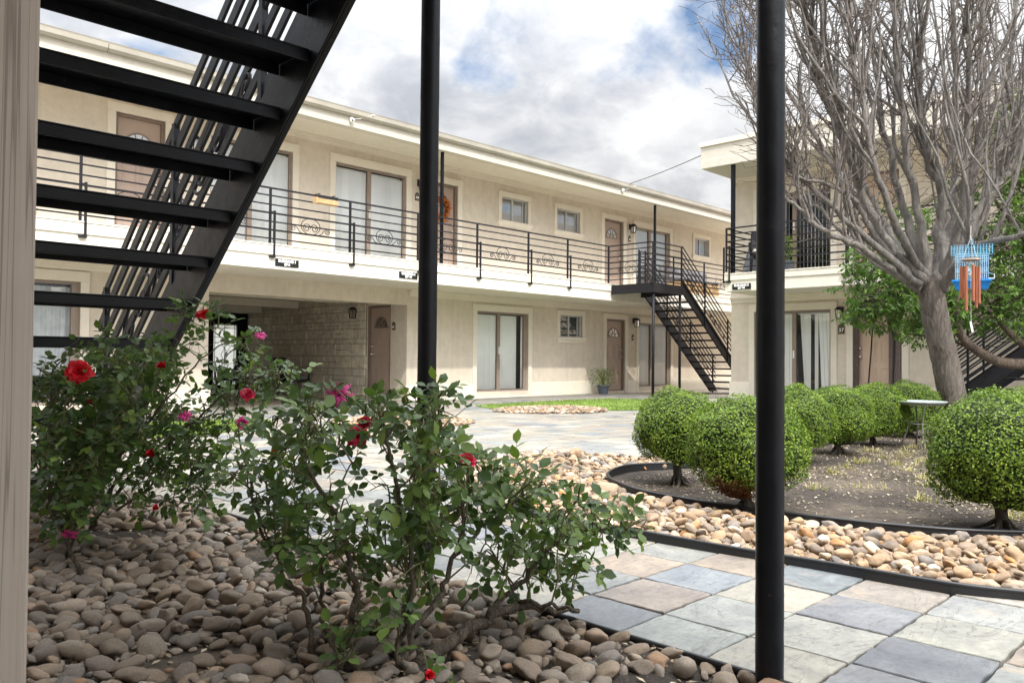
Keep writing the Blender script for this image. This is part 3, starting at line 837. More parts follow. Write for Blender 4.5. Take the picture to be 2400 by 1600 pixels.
def slider(b, tf, u0, u1, z0, z1, mull, style='blinds', dark=False, seed=0, label=None, side='r'):
    q_ = random.Random(seed)
    f = MB(tf); e = .045
    f.box(u0, u0+e, -.10, -.03, z0, z1); f.box(u1-e, u1, -.10, -.03, z0, z1)
    f.box(u0+e, u1-e, -.10, -.03, z1-e, z1); f.box(u0+e, u1-e, -.10, -.03, z0, z0+.04)
    f.box(mull-.045, mull+.045, -.085, -.022, z0+.04, z1-e)
    if side: f.box(u1-e-.07, u1-e, -.09, -.026, z0+.04, z1-e)
    o = f.build('sliding_door', MT['bronze'], b, bevel=.004)
    if label: o['label'] = label
    casing(tf, o, u0, u1, z0-.12, z1)
    g = MB(tf); g.add([(u0+e,-.06,z0+.04),(u1-e,-.06,z0+.04),(u1-e,-.06,z1-e),(u0+e,-.06,z1-e)], [(0,1,2,3)])
    g.build('pane', MT['glass_dark' if dark else 'glass'], o)
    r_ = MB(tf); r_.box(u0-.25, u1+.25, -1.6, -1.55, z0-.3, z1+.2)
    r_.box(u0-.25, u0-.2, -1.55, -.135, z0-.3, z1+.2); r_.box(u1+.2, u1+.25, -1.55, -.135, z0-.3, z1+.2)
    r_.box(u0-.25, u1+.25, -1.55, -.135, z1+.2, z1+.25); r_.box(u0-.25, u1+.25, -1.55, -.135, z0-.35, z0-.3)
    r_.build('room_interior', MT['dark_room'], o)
    s_ = MB(tf)
    if style == 'blinds':
        u = u0+e
        while u < u1-e-.01:
            t_ = q_.uniform(.002, .020)
            w_ = .079
            s_.add([(u,-.088-t_,z0+.05),(u+w_,-.088+t_,z0+.05),(u+w_,-.088+t_,z1-.09),(u,-.088-t_,z1-.09)], [(0,1,2,3)])
            u += .081
        s_.box(u0+e, u1-e, -.17, -.145, z1-.11, z1-.05)
    elif style == 'slot':            # blinds with one dark slot at the right
        u = u0+e
        while u < u1-e-.01:
            if not (u1-.33 < u < u1-.22):
                t_ = q_.uniform(.002, .018)
                s_.add([(u,-.088-t_,z0+.05),(u+.079,-.088+t_,z0+.05),(u+.079,-.088+t_,z1-.07),(u,-.088-t_,z1-.07)], [(0,1,2,3)])
            u += .081
    elif style == 'open':            # slats turned edge-on, dark room between them
        u = u0+e
        while u < u1-e-.01:
            w_ = .030+.012*q_.random()
            s_.add([(u,-.16,z0+.05),(u+w_,-.12,z0+.05),(u+w_,-.12,z1-.06),(u,-.16,z1-.06)], [(0,1,2,3)])
            u += .083
        s_.box(u0+e, u1-e, -.17, -.145, z1-.08, z1-.05)
    elif style == 'tilted':          # a few slats swung aside
        u = u0+e; k = 0
        n_ = int((u1-u0-2*e)/.081)
        for k in range(n_+1):
            u = u0+e+k*.081; t_ = q_.uniform(.002, .01)
            fr = (u-u0)/(u1-u0)
            sh = 0
            if .52 < fr < .60: sh = .10
            if .60 <= fr < .66: sh = .05
            if fr > .80: sh = .07
            if .70 < fr < .745 or .52 < fr < .545: continue
            s_.add([(u+sh,-.093-t_-sh*.1,z0+.05),(u+sh+.082,-.093+t_-sh*.1,z0+.05),(u+.084,-.088+t_,z1-.07),(u,-.088-t_,z1-.07)], [(0,1,2,3)])
        s_.box(u0+e, u1-e, -.17, -.145, z1-.09, z1-.05)
    else:                            # gathered net curtain
        n_ = 150; vs_ = []; fs_ = []
        for k in range(n_+1):
            u = u0+e+(u1-u0-2*e)*k/n_
            v_ = -.17+.014*math.sin(k*.9)+.012*math.sin(k*.37+1)
            vs_ += [(u, v_, z0+.05), (u, v_*.8-.03, z1-.08)]
            if k: fs_.append((2*k-2, 2*k, 2*k+1, 2*k-1))
        s_.add(vs_, fs_)
        if seed == 77:
            s_.box(u1-.40, u1-.25, -.055, -.05, z1-.16, z1-.10)
    s_.build('vertical_blinds' if style != 'curtain' else 'net_curtain', MT['curtain' if style == 'curtain' else 'blind'], o)
    h = MB(tf); h.box(mull-.012, mull+.012, -.022, .012, z0+.88, z0+1.05)
    h.build('door_handle', MT['white_plastic'], o)
    return (u0, u1, z0, z1)

def window(b, tf, u0, u1, z0, z1, seed=0, blind=.5, dark=True):
    q_ = random.Random(seed)
    f = MB(tf); e = .03; mid = u0+(u1-u0)*.46
    f.box(u0, u0+e, -.09, -.04, z0, z1); f.box(u1-e, u1, -.09, -.04, z0, z1)
    f.box(u0+e, u1-e, -.09, -.04, z1-e, z1); f.box(u0+e, u1-e, -.09, -.04, z0, z0+e)
    f.box(mid-.02, mid+.02, -.085, -.035, z0+e, z1-e)
    f.box(u1-e-.10, u1-e-.075, -.085, -.045, z0+e, z1-e)
    o = f.build('window', MT['alu'], b, bevel=.003)
    casing(tf, o, u0, u1, z0, z1, .10, 'ltr', .13)
    s_ = MB(tf)
    s_.box(u0-.145, u1+.145, -.02, .075, z0-.045, z0)
    s_.add([(u0-.145,.07,z0-.045),(u1+.145,.07,z0-.045),(u1+.10,.028,z0-.115),(u0-.10,.028,z0-.115),(u0-.145,-.02,z0-.045),(u1+.145,-.02,z0-.045),(u1+.10,-.02,z0-.115),(u0-.10,-.02,z0-.115)],
           [(0,1,2,3),(0,4,7,3),(1,5,6,2)])
    s_.box(u0-.10, u1+.10, -.02, .034, z0-.15, z0-.115)
    s_.build('sill', MT['trim'], o, bevel=.006)
    g = MB(tf); g.add([(u0+e,-.06,z0+e),(mid,-.06,z0+e),(mid,-.06,z1-e),(u0+e,-.06,z1-e)], [(0,1,2,3)])
    g.build('pane', MT['glass_dark'], o)
    g = MB(tf); g.add([(mid,-.065,z0+e),(u1-e,-.065,z0+e),(u1-e,-.065,z1-e),(mid,-.065,z1-e)], [(0,1,2,3)])
    g.build('pane', MT['glass_dark'], o)
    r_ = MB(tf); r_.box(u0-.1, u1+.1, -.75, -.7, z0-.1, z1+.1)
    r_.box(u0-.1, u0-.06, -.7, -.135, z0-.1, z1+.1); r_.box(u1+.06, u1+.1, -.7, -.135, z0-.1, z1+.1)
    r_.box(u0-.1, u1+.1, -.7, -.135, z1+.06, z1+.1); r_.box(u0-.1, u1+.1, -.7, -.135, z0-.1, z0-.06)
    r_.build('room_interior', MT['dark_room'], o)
    s_ = MB(tf); zt = z1-e; nsl = int((z1-z0)/.03)
    for k in range(nsl):
        zz = z0+e+k*(z1-z0-2*e)/nsl
        s_.add([(u0+e,-.115,zz),(u1-e,-.115,zz),(u1-e,-.10,zz+.024),(u0+e,-.10,zz+.024)], [(0,1,2,3)])
    s_.build('slatted_blind', MT['curtain'], o)
    return (u0, u1, z0, z1)

def half_disc(m, uc, zc, r, v, n=18):
    m.add([(uc, v, zc)]+[(uc+r*math.cos(PI*k/n), v, zc+r*math.sin(PI*k/n)) for k in range(n+1)], [(0, k, k+1) for k in range(1, n+1)])

def door(b, tf, u0, u1, z0, z1, knob='r', case='ltr', label=None, fan=True, cas_w=.13, mt='door'):
    j = .05; v0 = -.075
    m = MB(tf); d0, d1, t1 = u0+j, u1-j, z1-j
    W_ = d1-d0; H_ = t1-z0
    m.box(d0, d1, v0-.045, v0, z0+.02, t1)
    def pan(a, b_, c, d):
        a, b_, c, d = d0+W_*a, d0+W_*b_, z0+H_*c, z0+H_*d
        t_ = .018
        for x0, x1, y0, y1 in ((a, b_, c, c+t_), (a, b_, d-t_, d), (a, a+t_, c+t_, d-t_), (b_-t_, b_, c+t_, d-t_)):
            m.box(x0, x1, v0-.01, v0+.008, y0, y1)
        m.box(a+.045, b_-.045, v0-.01, v0+.006, c+.045, d-.045)
    pan(.13, .46, .08, .38); pan(.54, .87, .08, .38)
    pan(.13, .46, .45, .66); pan(.54, .87, .45, .66)
    if not fan:
        pan(.13, .46, .73, .92); pan(.54, .87, .73, .92)
    o = m.build('front_door', MT[mt], b, bevel=.003)
    if label: o['label'] = label
    if fan:
        uc, zc, r = (d0+d1)/2, z0+H_*.775, W_*.325
        g = MB(tf); half_disc(g, uc, zc, r, v0+.004); g.build('fanlight', MT['glass_dark'], o)
        f = MB(tf)
        f.tube([(uc+r*math.cos(PI*k/20), v0+.008, zc+r*math.sin(PI*k/20)) for k in range(21)], .016, 5)
        f.tube([(uc-r, v0+.008, zc), (uc+r, v0+.008, zc)], .016, 5)
        f.tube([(uc+r*.34*math.cos(PI*k/10), v0+.008, zc+r*.34*math.sin(PI*k/10)) for k in range(11)], .009, 5)
        for a in (.2, .4, .6, .8):
            f.tube([(uc+r*.34*math.cos(PI*a), v0+.008, zc+r*.34*math.sin(PI*a)), (uc+r*math.cos(PI*a), v0+.008, zc+r*math.sin(PI*a))], .009, 5)
        f.build('fanlight_bars', MT['bronze'], o)
    jm = MB(tf)
    jm.box(u0, d0, -.14, -.02, z0, z1); jm.box(d1, u1, -.14, -.02, z0, z1); jm.box(d0, d1, -.14, -.02, t1, z1); jm.box(d0, d1, -.15, -.03, z0-.02, z0+.015)
    jm.box(d0, d1, -.15, -.125, z0+.015, t1)
    jm.build('jamb', MT['jamb'], o, bevel=.004)
    if case: casing(tf, o, u0, u1, z0-.05, z1, cas_w, case, .14)
    uk = d1-.075 if knob == 'r' else d0+.075
    k = MB(tf)
    for zz, rr in ((z0+.95, .030), (z0+1.12, .026)):
        c = (uk, v0+.05, zz)
        k.ball(c, rr, rr*.9, rr, 10, 7); k.box(uk-.022, uk+.022, v0, v0+.03, zz-.022, zz+.022)
    k.build('door_knob', MT['steel'], o, smooth=True)
    return (u0, u1, z0, z1)

def crown(tf, m, u0, u1, z0, z1):
    h = z1-z0
    for (p, a, b) in ((.030, 0, .38), (.055, .38, .68), (.085, .68, 1)):
        m.box(u0, u1, 0, p, z0+h*a, z0+h*b)

# iron balcony railing in (u, z) at offset v, rails between u0 and u1
RZ = [2.75, 2.894, 3.032, 3.174, 3.315, 3.464, 3.589]
def spiral(c, r0, r1, a0, turns, n=22, plane='u'):
    return [(c[0]+(r0+(r1-r0)*k/n)*math.cos(a0+2*PI*turns*k/n), c[1]+(r0+(r1-r0)*k/n)*math.sin(a0+2*PI*turns*k/n)) for k in range(n+1)]
def scroll_paths(s=1.0):
    """the wrought iron motif: circle with two inward volutes, an S-scroll on each side (x, z)"""
    out = []
    out.append([(.187*s*math.cos(a), .137*s*math.sin(a)) for a in [2*PI*k/32 for k in range(33)]])
    for sg in (-1, 1):
        p = [(0, -.02), (sg*-.0, -.02)]
        v1 = spiral((sg*.078, -.03), .078, .018, 0 if sg < 0 else PI, 1.6*(1 if sg > 0 else -1)*-1, 30)
        out.append([(x*s, z*s) for x, z in v1])
        sw = [(sg*.165, -.13), (sg*.22, -.105), (sg*.26, -.055), (sg*.30, -.02), (sg*.345, -.012)]
        v2 = spiral((sg*.335, -.062), .052, .012, PI/2, -1.5*sg, 24)
        out.append([(x*s, z*s) for x, z in sw+v2])
    return out
SCROLL = scroll_paths()
def scroll(tf, parent, uc, zc, v, slope=0.0, name='scroll_ornament', s=1.0, r=.0065):
    m = MB(tf)
    for p in SCROLL:
        m.tube([(uc+x*s, v, zc+z*s+slope*x*s) for x, z in p], r, 5)
    return m.build(name, MT['iron'], parent)

def railing(b, tf, v, runs, posts, brackets, scrolls, name='balcony_railing', label=None):
    m = MB(tf)
    for u0, u1 in runs:
        for k, z in enumerate(RZ):
            t_ = .014 if k in (1, 3, 6) else .0105
            m.box(u0, u1, v-t_, v+t_, z-t_, z+t_)
    o = m.build(name, MT['iron'], b)
    if label: o['label'] = label
    for u in posts:
        p = MB(tf); p.box(u-.0165, u+.0165, v-.0165, v+.0165, 2.668, 3.60); p.build('rail_post', MT['iron'], o)
    for u in brackets:
        p = MB(tf); u += .055
        p.box(u-.0155, u+.0155, v+.03, v+.061, 2.462, 3.21); p.box(u-.055, u-.0155, v-.02, v+.052, 3.165, 3.195)
        p.box(u-.0155-.07, u+.02, v+.0, v+.065, 2.43, 2.463); p.build('bracket', MT['iron'], o)
    for u in scrolls: scroll(tf, o, u, 3.035, v)
    return o

def slab_edge(tf, b, u0, u1, zt, zb, vout, vin, name):
    m = MB(tf)
    m.box(u0, u1, vin, vout-.022, zb, zt-.002)
    m.box(u0-.006, u1+.006, vout-.3, vout, 2.478, zt)      # upper lip stands a little proud
    m.box(u0-.012, u1+.012, vout-.26, vout+.012, zt-.016, zt+.006)
    return m.build(name, MT['fascia'], b, bevel=.005)

# ------------------------------------------------------------------ long two-storey building
B1 = thing('apartment_building', (10.85, 13.6, -.13), 'long beige two-storey apartment building with iron-railed balcony across the courtyard', 'building')
ZU = 2.655      # upper floor
UL = 25.0; U0 = -3.0
holes_up = [slider(B1, F1, 6.45, 8.06, 2.75, 4.64, 7.22, 'blinds', seed=1, side=''),
            slider(B1, F1, 9.01, 10.78, 2.75, 4.64, 9.85, 'blinds', seed=2, side=''),
            slider(B1, F1, 19.12, 20.88, 2.75, 4.60, 19.88, 'blinds', True, seed=3),
            window(B1, F1, 13.655, 14.575, 4.085, 4.65, 1), window(B1, F1, 15.665, 16.59, 4.085, 4.65, 2), window(B1, F1, 22.27, 23.14, 4.09, 4.64, 3),
            door(B1, F1, 4.865, 5.66, 2.66, 4.70, label='taupe front door with fanlight, behind the staircase'),
            door(B1, F1, 11.33, 12.25, 2.66, 4.66, label='taupe front door with an autumn wreath on it'),
            door(B1, F1, 17.655, 18.53, 2.66, 4.65, 'r', label='taupe upper front door beside the stair landing')]
holes_lo = [slider(B1, F1, 2.2, 4.39, .02, 1.92, 3.3, 'curtain', seed=77, label='sliding door with a net curtain, seen between the stair treads'),
            slider(B1, F1, 12.88, 14.63, .01, 1.885, 13.64, 'slot', seed=5),
            slider(B1, F1, 19.30, 20.95, .0, 1.85, 19.99, 'blinds', seed=6),
            window(B1, F1, 15.815, 16.72, 1.352, 1.92, 4),
            door(B1, F1, 17.77, 18.63, -.08, 1.90, 'r', label='brown lower front door beside the potted plant')]
m = MB(F1)
wall_panel(m, U0, UL, 2.2, 5.08, holes_up)
wall_panel(m, 10.85, UL, -.3, 2.2, [h for h in holes_lo if h[0] > 10])
wall_panel(m, U0, 6.47, -.3, 2.2, [h for h in holes_lo if h[0] < 10])
m.add([(U0,0,-.3),(U0,-7.2,-.3),(U0,-7.2,5.08),(U0,0,5.08)], [(0,1,2,3)]); m.add([(UL,0,-.3),(UL,-7.2,-.3),(UL,-7.2,5.08),(UL,0,5.08)], [(0,1,2,3)])
m.add([(6.47,0,-.3),(6.47,-7,-.3),(6.47,-7,2.2),(6.47,0,2.2)], [(0,1,2,3)])
m.box(6.47, 10.85, -.25, -.0, 1.907, 2.2)        # lintel beam over the passage
m.build('wall', MT['stucco'], B1)
m = MB(F1)
for a, b_ in ((U0, 2.07), (4.52, 6.51), (10.82, 12.75), (14.76, 17.64), (18.76, 19.17), (21.08, UL)):
    m = MB(F1); m.box(a, b_, .0, .032, -.3, .20); m.build('plinth', MT['plinth'], B1, bevel=.006)
for a, b_, z_ in ((12.75, 14.76, -.115), (19.17, 21.08, -.12), (2.07, 4.52, -.10)):
    m = MB(F1); m.box(a, b_, 0, .06, -.3, z_); m.build('door_step', MT['plinth'], B1, bevel=.006)
m = MB(F1); crown(F1, m, U0, UL, 4.945, 5.062); crown(F1, m, 10.9, UL, 2.10, 2.244); crown(F1, m, U0, 6.4, 2.10, 2.244)
m.build('crown_moulding', MT['trim'], B1)
slab = slab_edge(F1, B1, U0, UL, 2.655, 2.245, 1.40, 0, 'walkway_slab')
m = MB(F1)
m.box(U0-.3, UL+.3, -7.2, 1.40, 5.06, 5.16); rf = m.build('roof', MT['soffit'], B1)
m = MB(F1); m.box(U0-.3, UL+.3, 1.401, 1.436, 4.92, 5.10); m.box(U0-.3, UL+.3, 1.24, 1.401, 4.922, 5.059); m.build('roof_fascia', MT['roof_edge'], rf, bevel=.004)
m = MB(F1)
for a, b_ in ((U0-.3, 4.2), (4.21, 10.3), (10.31, 16.2), (16.21, UL+.3)):
    m.add([(a,1.436,5.098),(a,1.50,5.098),(a,1.535,5.135),(a,1.545,5.20),(a,1.555,5.222),(a,1.436,5.222),
           (b_,1.436,5.098),(b_,1.50,5.098),(b_,1.535,5.135),(b_,1.545,5.20),(b_,1.555,5.222),(b_,1.436,5.222)],
          [(0,1,7,6),(1,2,8,7),(2,3,9,8),(3,4,10,9),(4,5,11,10),(0,5,4,3,2,1),(6,7,8,9,10,11)])
m.build('gutter', MT['gutter'], rf)
for u in (3.10, 10.675, 18.2):
    m = MB(F1); m.box(u-.026, u+.026, 1.26, 1.312, 2.657, 4.925); m.box(u-.045, u+.045, 1.24, 1.33, 2.657, 2.664); m.build('roof_post', MT['black'], B1)
pst = [-2.4, -.82, .76, 2.34, 3.93, 5.28, 6.855, 8.437, 10.01, 11.594, 13.16, 14.512, 16.085]
br_ = [p for p in pst[:-1]]
scs = [(a+b_)/2-.02 for a, b_ in zip(pst[:-1], pst[1:])]
railing(B1, F1, 1.36, [(U0, 16.10)], pst, br_, scs)
railing(B1, F1, 1.36, [(17.40, UL)], [17.42, 19.0, 20.6, 22.2, 23.8], [], [18.2, 19.8, 21.4, 23.0], label='iron railing of the balcony beyond the stair landing')
# open passage: stone wall, ceiling, beams, back door
m = MB(FR); wall_panel(m, -15.03, -13.6, -.3, 2.2, [door(B1, FR, -15.02, -14.17, -.09, 1.94, 'l', '', label='dark brown front door inside the open passage')])
m.build('passage_wall', MT['stucco'], B1)
q = random.Random(31); m = MB(FR); m.cur = .2
z = -.2
while z < 2.1:
    h = q.choice([.12, .17, .22, .28]); u = -20.5-q.uniform(0, .3)
    while u < -15.03:
        l = q.uniform(.16, .62)
        if q.random() < .25 and h > .15:
            for z0_, z1_ in ((z, z+h*.5), (z+h*.5, z+h)):
                m.cur = q.random()+.001; p_ = q.uniform(.03, .06)
                m.box(u+.006, min(u+l, -15.035)-.006, -.02, p_, z0_+.006, z1_-.006)
        else:
            m.cur = q.random()+.001; p_ = q.uniform(.03, .07)
            m.box(u+.006, min(u+l, -15.035)-.006, -.02, p_, z+.006, z+h-.006)
        u += l
    z += h
m.build('stone_wall', MT['stone'], B1, bevel=.012)
m = MB(FR); m.box(-20.5, -15.04, -.1, .022, -.3, 2.2); m.build('stone_mortar', MT['mortar'], B1)
m = MB(); m.box(6.47, 10.85, 13.86, 20.6, 2.15, 2.2); m.box(6.47, 10.77, 15.6, 15.85, 2.02, 2.149); m.box(6.47, 10.77, 17.8, 18.05, 1.98, 2.149); m.box(6.47, 10.77, 19.6, 20.5, 1.93, 2.149)
m.build('passage_ceiling', MT['soffit'], B1)
m = MB(); m.box(6.47, 9.70, 20.5, 20.6, -.4, 2.15); m.build('passage_back_wall', MT['stucco'], B1)
m = MB(); m.box(9.70, 9.84, 20.38, 20.5, -.3, 1.93); m.box(10.50, 10.80, 20.38, 20.5, -.3, 1.93); m.box(9.84, 10.50, 20.38, 20.5, 1.61, 1.93); m.box(9.84, 10.50, 20.38, 20.5, -.3, .02)
dk = m.build('entrance_door', MT['black'], B1)
m = MB(); m.box(9.84, 10.50, 20.44, 20.46, .02, 1.61); m.build('leaded_pane', MT['leaded'], dk)
m = MB()
for x in (9.90, 10.44, 10.17): m.box(x-.006, x+.006, 20.432, 20.44, .02, 1.61)
for z in (.10, .35, 1.28, 1.52): m.box(9.84, 10.50, 20.432, 20.44, z-.006, z+.006)
for zc in (.82, 1.15, .5):
    for s_ in (-1, 1):
        m.bar((10.17, 20.434, zc+.17), (10.17+s_*.10, 20.434, zc), .01, .01, (0,1,0)); m.bar((10.17+s_*.10, 20.434, zc), (10.17, 20.434, zc-.17), .01, .01, (0,1,0))
m.build('lead_lines', MT['iron'], dk)

# ------------------------------------------------------------------ building on the right
B3 = thing('apartment_building', (16.9, 4.0, 0), 'beige two-storey apartment building behind the bare tree, its roof overhanging a railed balcony', 'building')
hu = [slider(B3, F3, -8.65, -7.02, 2.76, 4.46, -7.84, 'open', seed=9, label='upper sliding door with slats turned open', side=''),
      door(B3, F3, -6.56, -5.65, 2.66, 4.64, 'l', fan=False, mt='door_tan')]
hl = [slider(B3, F3, -8.75, -7.02, -.03, 1.885, -7.84, 'tilted', seed=10, label='lower sliding door with crooked blind slats', side=''),
      door(B3, F3, -6.56, -5.60, -.06, 1.90, 'l', fan=False, label='tan panelled door behind parted screen curtains', mt='door_tan')]
V0, V1 = -9.33, 12.0
m = MB(F3); wall_panel(m, V0, V1, 2.2, 5.3, hu); wall_panel(m, V0, V1, -.3, 2.2, hl)
m.add([(V0,0,-.3),(V0,-8,-.3),(V0,-8,5.3),(V0,0,5.3)], [(0,1,2,3)])
m.build('wall', MT['stucco'], B3)
m = MB(F3)
for a, b_ in ((V0-.03, -8.88), (-6.89, -6.69), (-5.47, V1)):
    m = MB(F3); m.box(a, b_, 0, .032, -.3, .30); m.build('plinth', MT['plinth'], B3, bevel=.006)
m = MB(F3); crown(F3, m, V0, V1, 2.10, 2.244); crown(F3, m, V0, V1, 4.86, 4.95); m.build('crown_moulding', MT['trim'], B3)
slab_edge(F3, B3, -8.72, V1, 2.62, 2.245, 1.40, 0, 'walkway_slab')
m = MB(F3); m.box(-9.30, V1, -8, 1.40, 4.95, 5.42); m.box(-9.302, V1, 1.36, 1.412, 4.945, 5.12)
rf = m.build('roof', MT['roof_edge'], B3, bevel=.006)
m = MB(F3); m.box(-9.33, V1, 1.2, 1.44, 5.42, 5.52); m.build('roof_cap', MT['trim'], rf)
m = MB(F3); m.box(-8.612, -8.54, 1.27, 1.342, 2.622, 4.95); m.build('roof_post', MT['black'], B3)
ps3 = [-8.70, -7.75, -6.13, -4.5]
rl = railing(B3, F3, 1.36, [(-8.70, V1)], ps3, [-8.66, -6.2], [-7.2, -5.3, -3.7])
m = MB(F3)
for z in RZ: m.box(-8.712, -8.688, .02, 1.36, z-.012, z+.012)
m.box(-8.80, -8.77, 1.30, 1.33, 2.46, 3.20); m.box(-8.80, -8.70, 1.28, 1.35, 2.43, 2.462)
m.build('end_railing', MT['iron'], rl)
# screen curtains of the lower door
m = MB(F3)
for (ua, ub) in ((-6.56, -6.44), (-5.86, -5.60)):
    n_ = 30; vs_ = []; fs_ = []
    for k in range(n_+1):
        f_ = k/n_; u = ua+(ub-ua)*f_; v_ = .0+.018*math.sin(k*1.1)
        vs_ += [(u, v_, -.04), (u, v_*.6, 1.88)]
        if k: fs_.append((2*k-2, 2*k, 2*k+1, 2*k-1))
    m.add(vs_, fs_)
m.build('screen_curtain', MT['cushion'] if False else simple('screen_mesh', (.21,.165,.15), .9, .2, 14), B3)
m = MB(F3)
m.tube([(-6.15, .03, 1.7), (-6.19, .03, 1.0), (-6.27, .03, 0.0)], .014, 6)
m.tube([(-5.80, .03, 1.5), (-5.74, .035, 1.2), (-5.75, .03, .7), (-5.78, .03, 0.0)], .012, 6)
m.build('curtain_edge', MT['iron'], B3)

# ------------------------------------------------------------------ unseen building behind the camera; extents set for the shade it casts
B2 = thing('apartment_building', (-1.2, 1.0, 0), 'unseen beige two-storey apartment building behind the camera, its walkway shading the foreground', 'building')
m = MB(); m.box(-1.35, -1.2, -9, 4.0, -.3, 5.0); m.build('wall', MT['stucco'], B2)
m = MB(); m.box(-1.2, .42, -9, 2.6, 2.25, 2.62); m.build('walkway_slab', MT['fascia'], B2, bevel=.006)
m = MB(); m.box(-8, .30, -9, 4.0, 4.95, 5.2); m.build('roof', MT['soffit'], B2)

# ------------------------------------------------------------------ signs, plaques, lamps, cameras
def text_mesh(txt, size, tf, uc, zc, v, depth=.003, bold=.0, wide=1.0):
    cu = bpy.data.curves.new('lettering', 'FONT'); cu.body = txt; cu.size = size; cu.align_x = 'CENTER'; cu.align_y = 'CENTER'
    cu.extrude = depth; cu.offset = bold; cu.resolution_u = 3
    ob = bpy.data.objects.new('tmp_lettering', cu); COL.objects.link(ob)
    dg = bpy.context.evaluated_depsgraph_get()
    me = bpy.data.meshes.new_from_object(ob.evaluated_get(dg))
    m_ = MB(tf)
    m_.add([(uc+p.co.x*wide*SGN(tf), v+p.co.z, zc+p.co.y) for p in me.vertices], [tuple(p.vertices) for p in me.polygons])
    bpy.data.objects.remove(ob); bpy.data.curves.remove(cu); bpy.data.meshes.remove(me)
    return m_
def SGN(tf): return 1
def sign(tf, u0, u1, z0, z1, v, l1, l2, label):
    t = thing('building_sign', V(tf((u0+u1)/2, v, z0)), label, 'sign')
    m_ = MB(tf); m_.box(u0, u1, v, v+.012, z0, z1); m_.build('board', MT['sign_black'], t, bevel=.002)
    h = z1-z0; w_ = u1-u0
    m_ = text_mesh(l1, h*.50, tf, (u0+u1)/2, z0+h*.70, v+.014, .002, .0035)
    us = [p[0] for p in m_.v]; 
    m_.build('lettering', MT['sign_white'], t)
    m_ = text_mesh(l2, h*.42, tf, (u0+u1)/2, z0+h*.27, v+.014, .002, .0035); m_.build('lettering', MT['sign_white'], t)
sign(F1, 6.945, 7.385, 2.30, 2.425, 1.38, 'BUILDING 1', '#1-6', 'small black sign reading BUILDING 1 #1-6 on the balcony edge')
sign(F1, 9.54, 9.985, 2.30, 2.425, 1.38, 'BUILDING 1', '#39-44', 'small black sign reading BUILDING 1 #39-44, beside the middle post')
sign(F3, -8.545, -8.12, 2.275, 2.40, 1.38, 'BUILDING 3', '#29-38', 'small black sign reading BUILDING 3 #29-38 on the right-hand balcony edge')
def plaque(tf, uc, zc, num, label, s=1.0):
    t = thing('number_plaque', V(tf(uc, 0, zc-.09)), label, 'plaque')
    w_ = .052*s; h0, h1 = zc-.088*s, zc+.045*s
    pr = [(-w_, h0), (w_, h0), (w_, h1)]+[(w_*.86*math.cos(a), h1+.045*s*math.sin(a)) for a in [PI*k/8 for k in range(0, 9)]]+[(-w_, h1)]
    m_ = MB(tf); n = len(pr)
    m_.add([(uc+x, .0, z) for x, z in pr]+[(uc+x, .014, z) for x, z in pr], [tuple(range(n, 2*n))]+[(k, (k+1) % n, n+(k+1) % n, n+k) for k in range(n)])
    m_.build('plate', MT['plaque'], t)
    text_mesh(num, .085*s, tf, uc, zc-.022*s, .016, .002, .002).build('lettering', MT['sign_white'], t)
    m_ = MB(tf); m_.box(uc-w_*.8, uc+w_*.8, .014, .017, h0+.012, h0+.018); m_.box(uc-w_*.7, uc+w_*.7, .014, .017, h1-.004, h1+.002)
    m_.build('gilt_line', MT['gilt'], t)
plaque(F1, 11.08, 4.255, '44', 'arched number plaque 44 beside the wreath door')
plaque(F1, 18.83, 4.215, '43', 'arched number plaque 43 right of the upper door near the stair landing')
plaque(FR, -14.05, 1.47, '41', 'arched number plaque 41 by the dark passage door')
plaque(F1, 19.02, 1.42, '4', 'arched number plaque right of the brown lower door beside the potted plant')
plaque(F3, -6.80, 1.47, '37', 'arched number plaque 37 between crooked blinds and tan panelled door', 1.25)
def wall_lamp(tf, u, z, label):
    t = thing('wall_lamp', V(tf(u, 0, z)), label, 'lamp')
    m_ = MB(tf); m_.box(u-.045, u+.045, 0, .025, z-.02, z+.13); m_.tube([(u, .02, z+.06), (u, .07, z+.10), (u, .12, z+.085)], .014, 6); m_.build('bracket', MT['iron'], t)
    m_ = MB(tf)
    m_.add([(u-.075,.05,z+.06),(u+.075,.05,z+.06),(u+.075,.20,z+.06),(u-.075,.20,z+.06),(u-.03,.095,z+.125),(u+.03,.095,z+.125),(u+.03,.155,z+.125),(u-.03,.155,z+.125)], [(0,1,5,4),(1,2,6,5),(2,3,7,6),(3,0,4,7),(4,5,6,7)])
    for du, dv in ((-.06, .065), (.06, .065), (.06, .185), (-.06, .185)):
        m_.bar((u+du, dv, z+.06), (u+du*.75, .125+(dv-.125)*.75, z-.12), .012, .012, (0, 1, 0))
    m_.box(u-.05, u+.05, .075, .175, z-.13, z-.115)
    m_.build('lantern_frame', MT['iron'], t)
    m_ = MB(tf); m_.box(u-.042, u+.042, .083, .167, z-.115, z+.055); m_.build('lantern_glass', MT['lamp_glass'], t)
wall_lamp(F1, 11.13, 4.50, 'black wall lantern above plaque 44 on the upper wall')
wall_lamp(F1, 18.85, 4.50, 'black wall lantern right of the upper door near the stair landing')
wall_lamp(F1, 19.05, 1.84, 'black wall lantern right of the brown lower door')
wall_lamp(FR, -15.42, 1.80, 'black wall lantern on the rough stone wall of the passage')
wall_lamp(F1, 6.12, 4.42, 'black wall lantern behind the staircase, right of the fanlight door')
wall_lamp(F3, -6.80, 1.80, 'dark wall lantern half hidden by foliage above plaque 37')
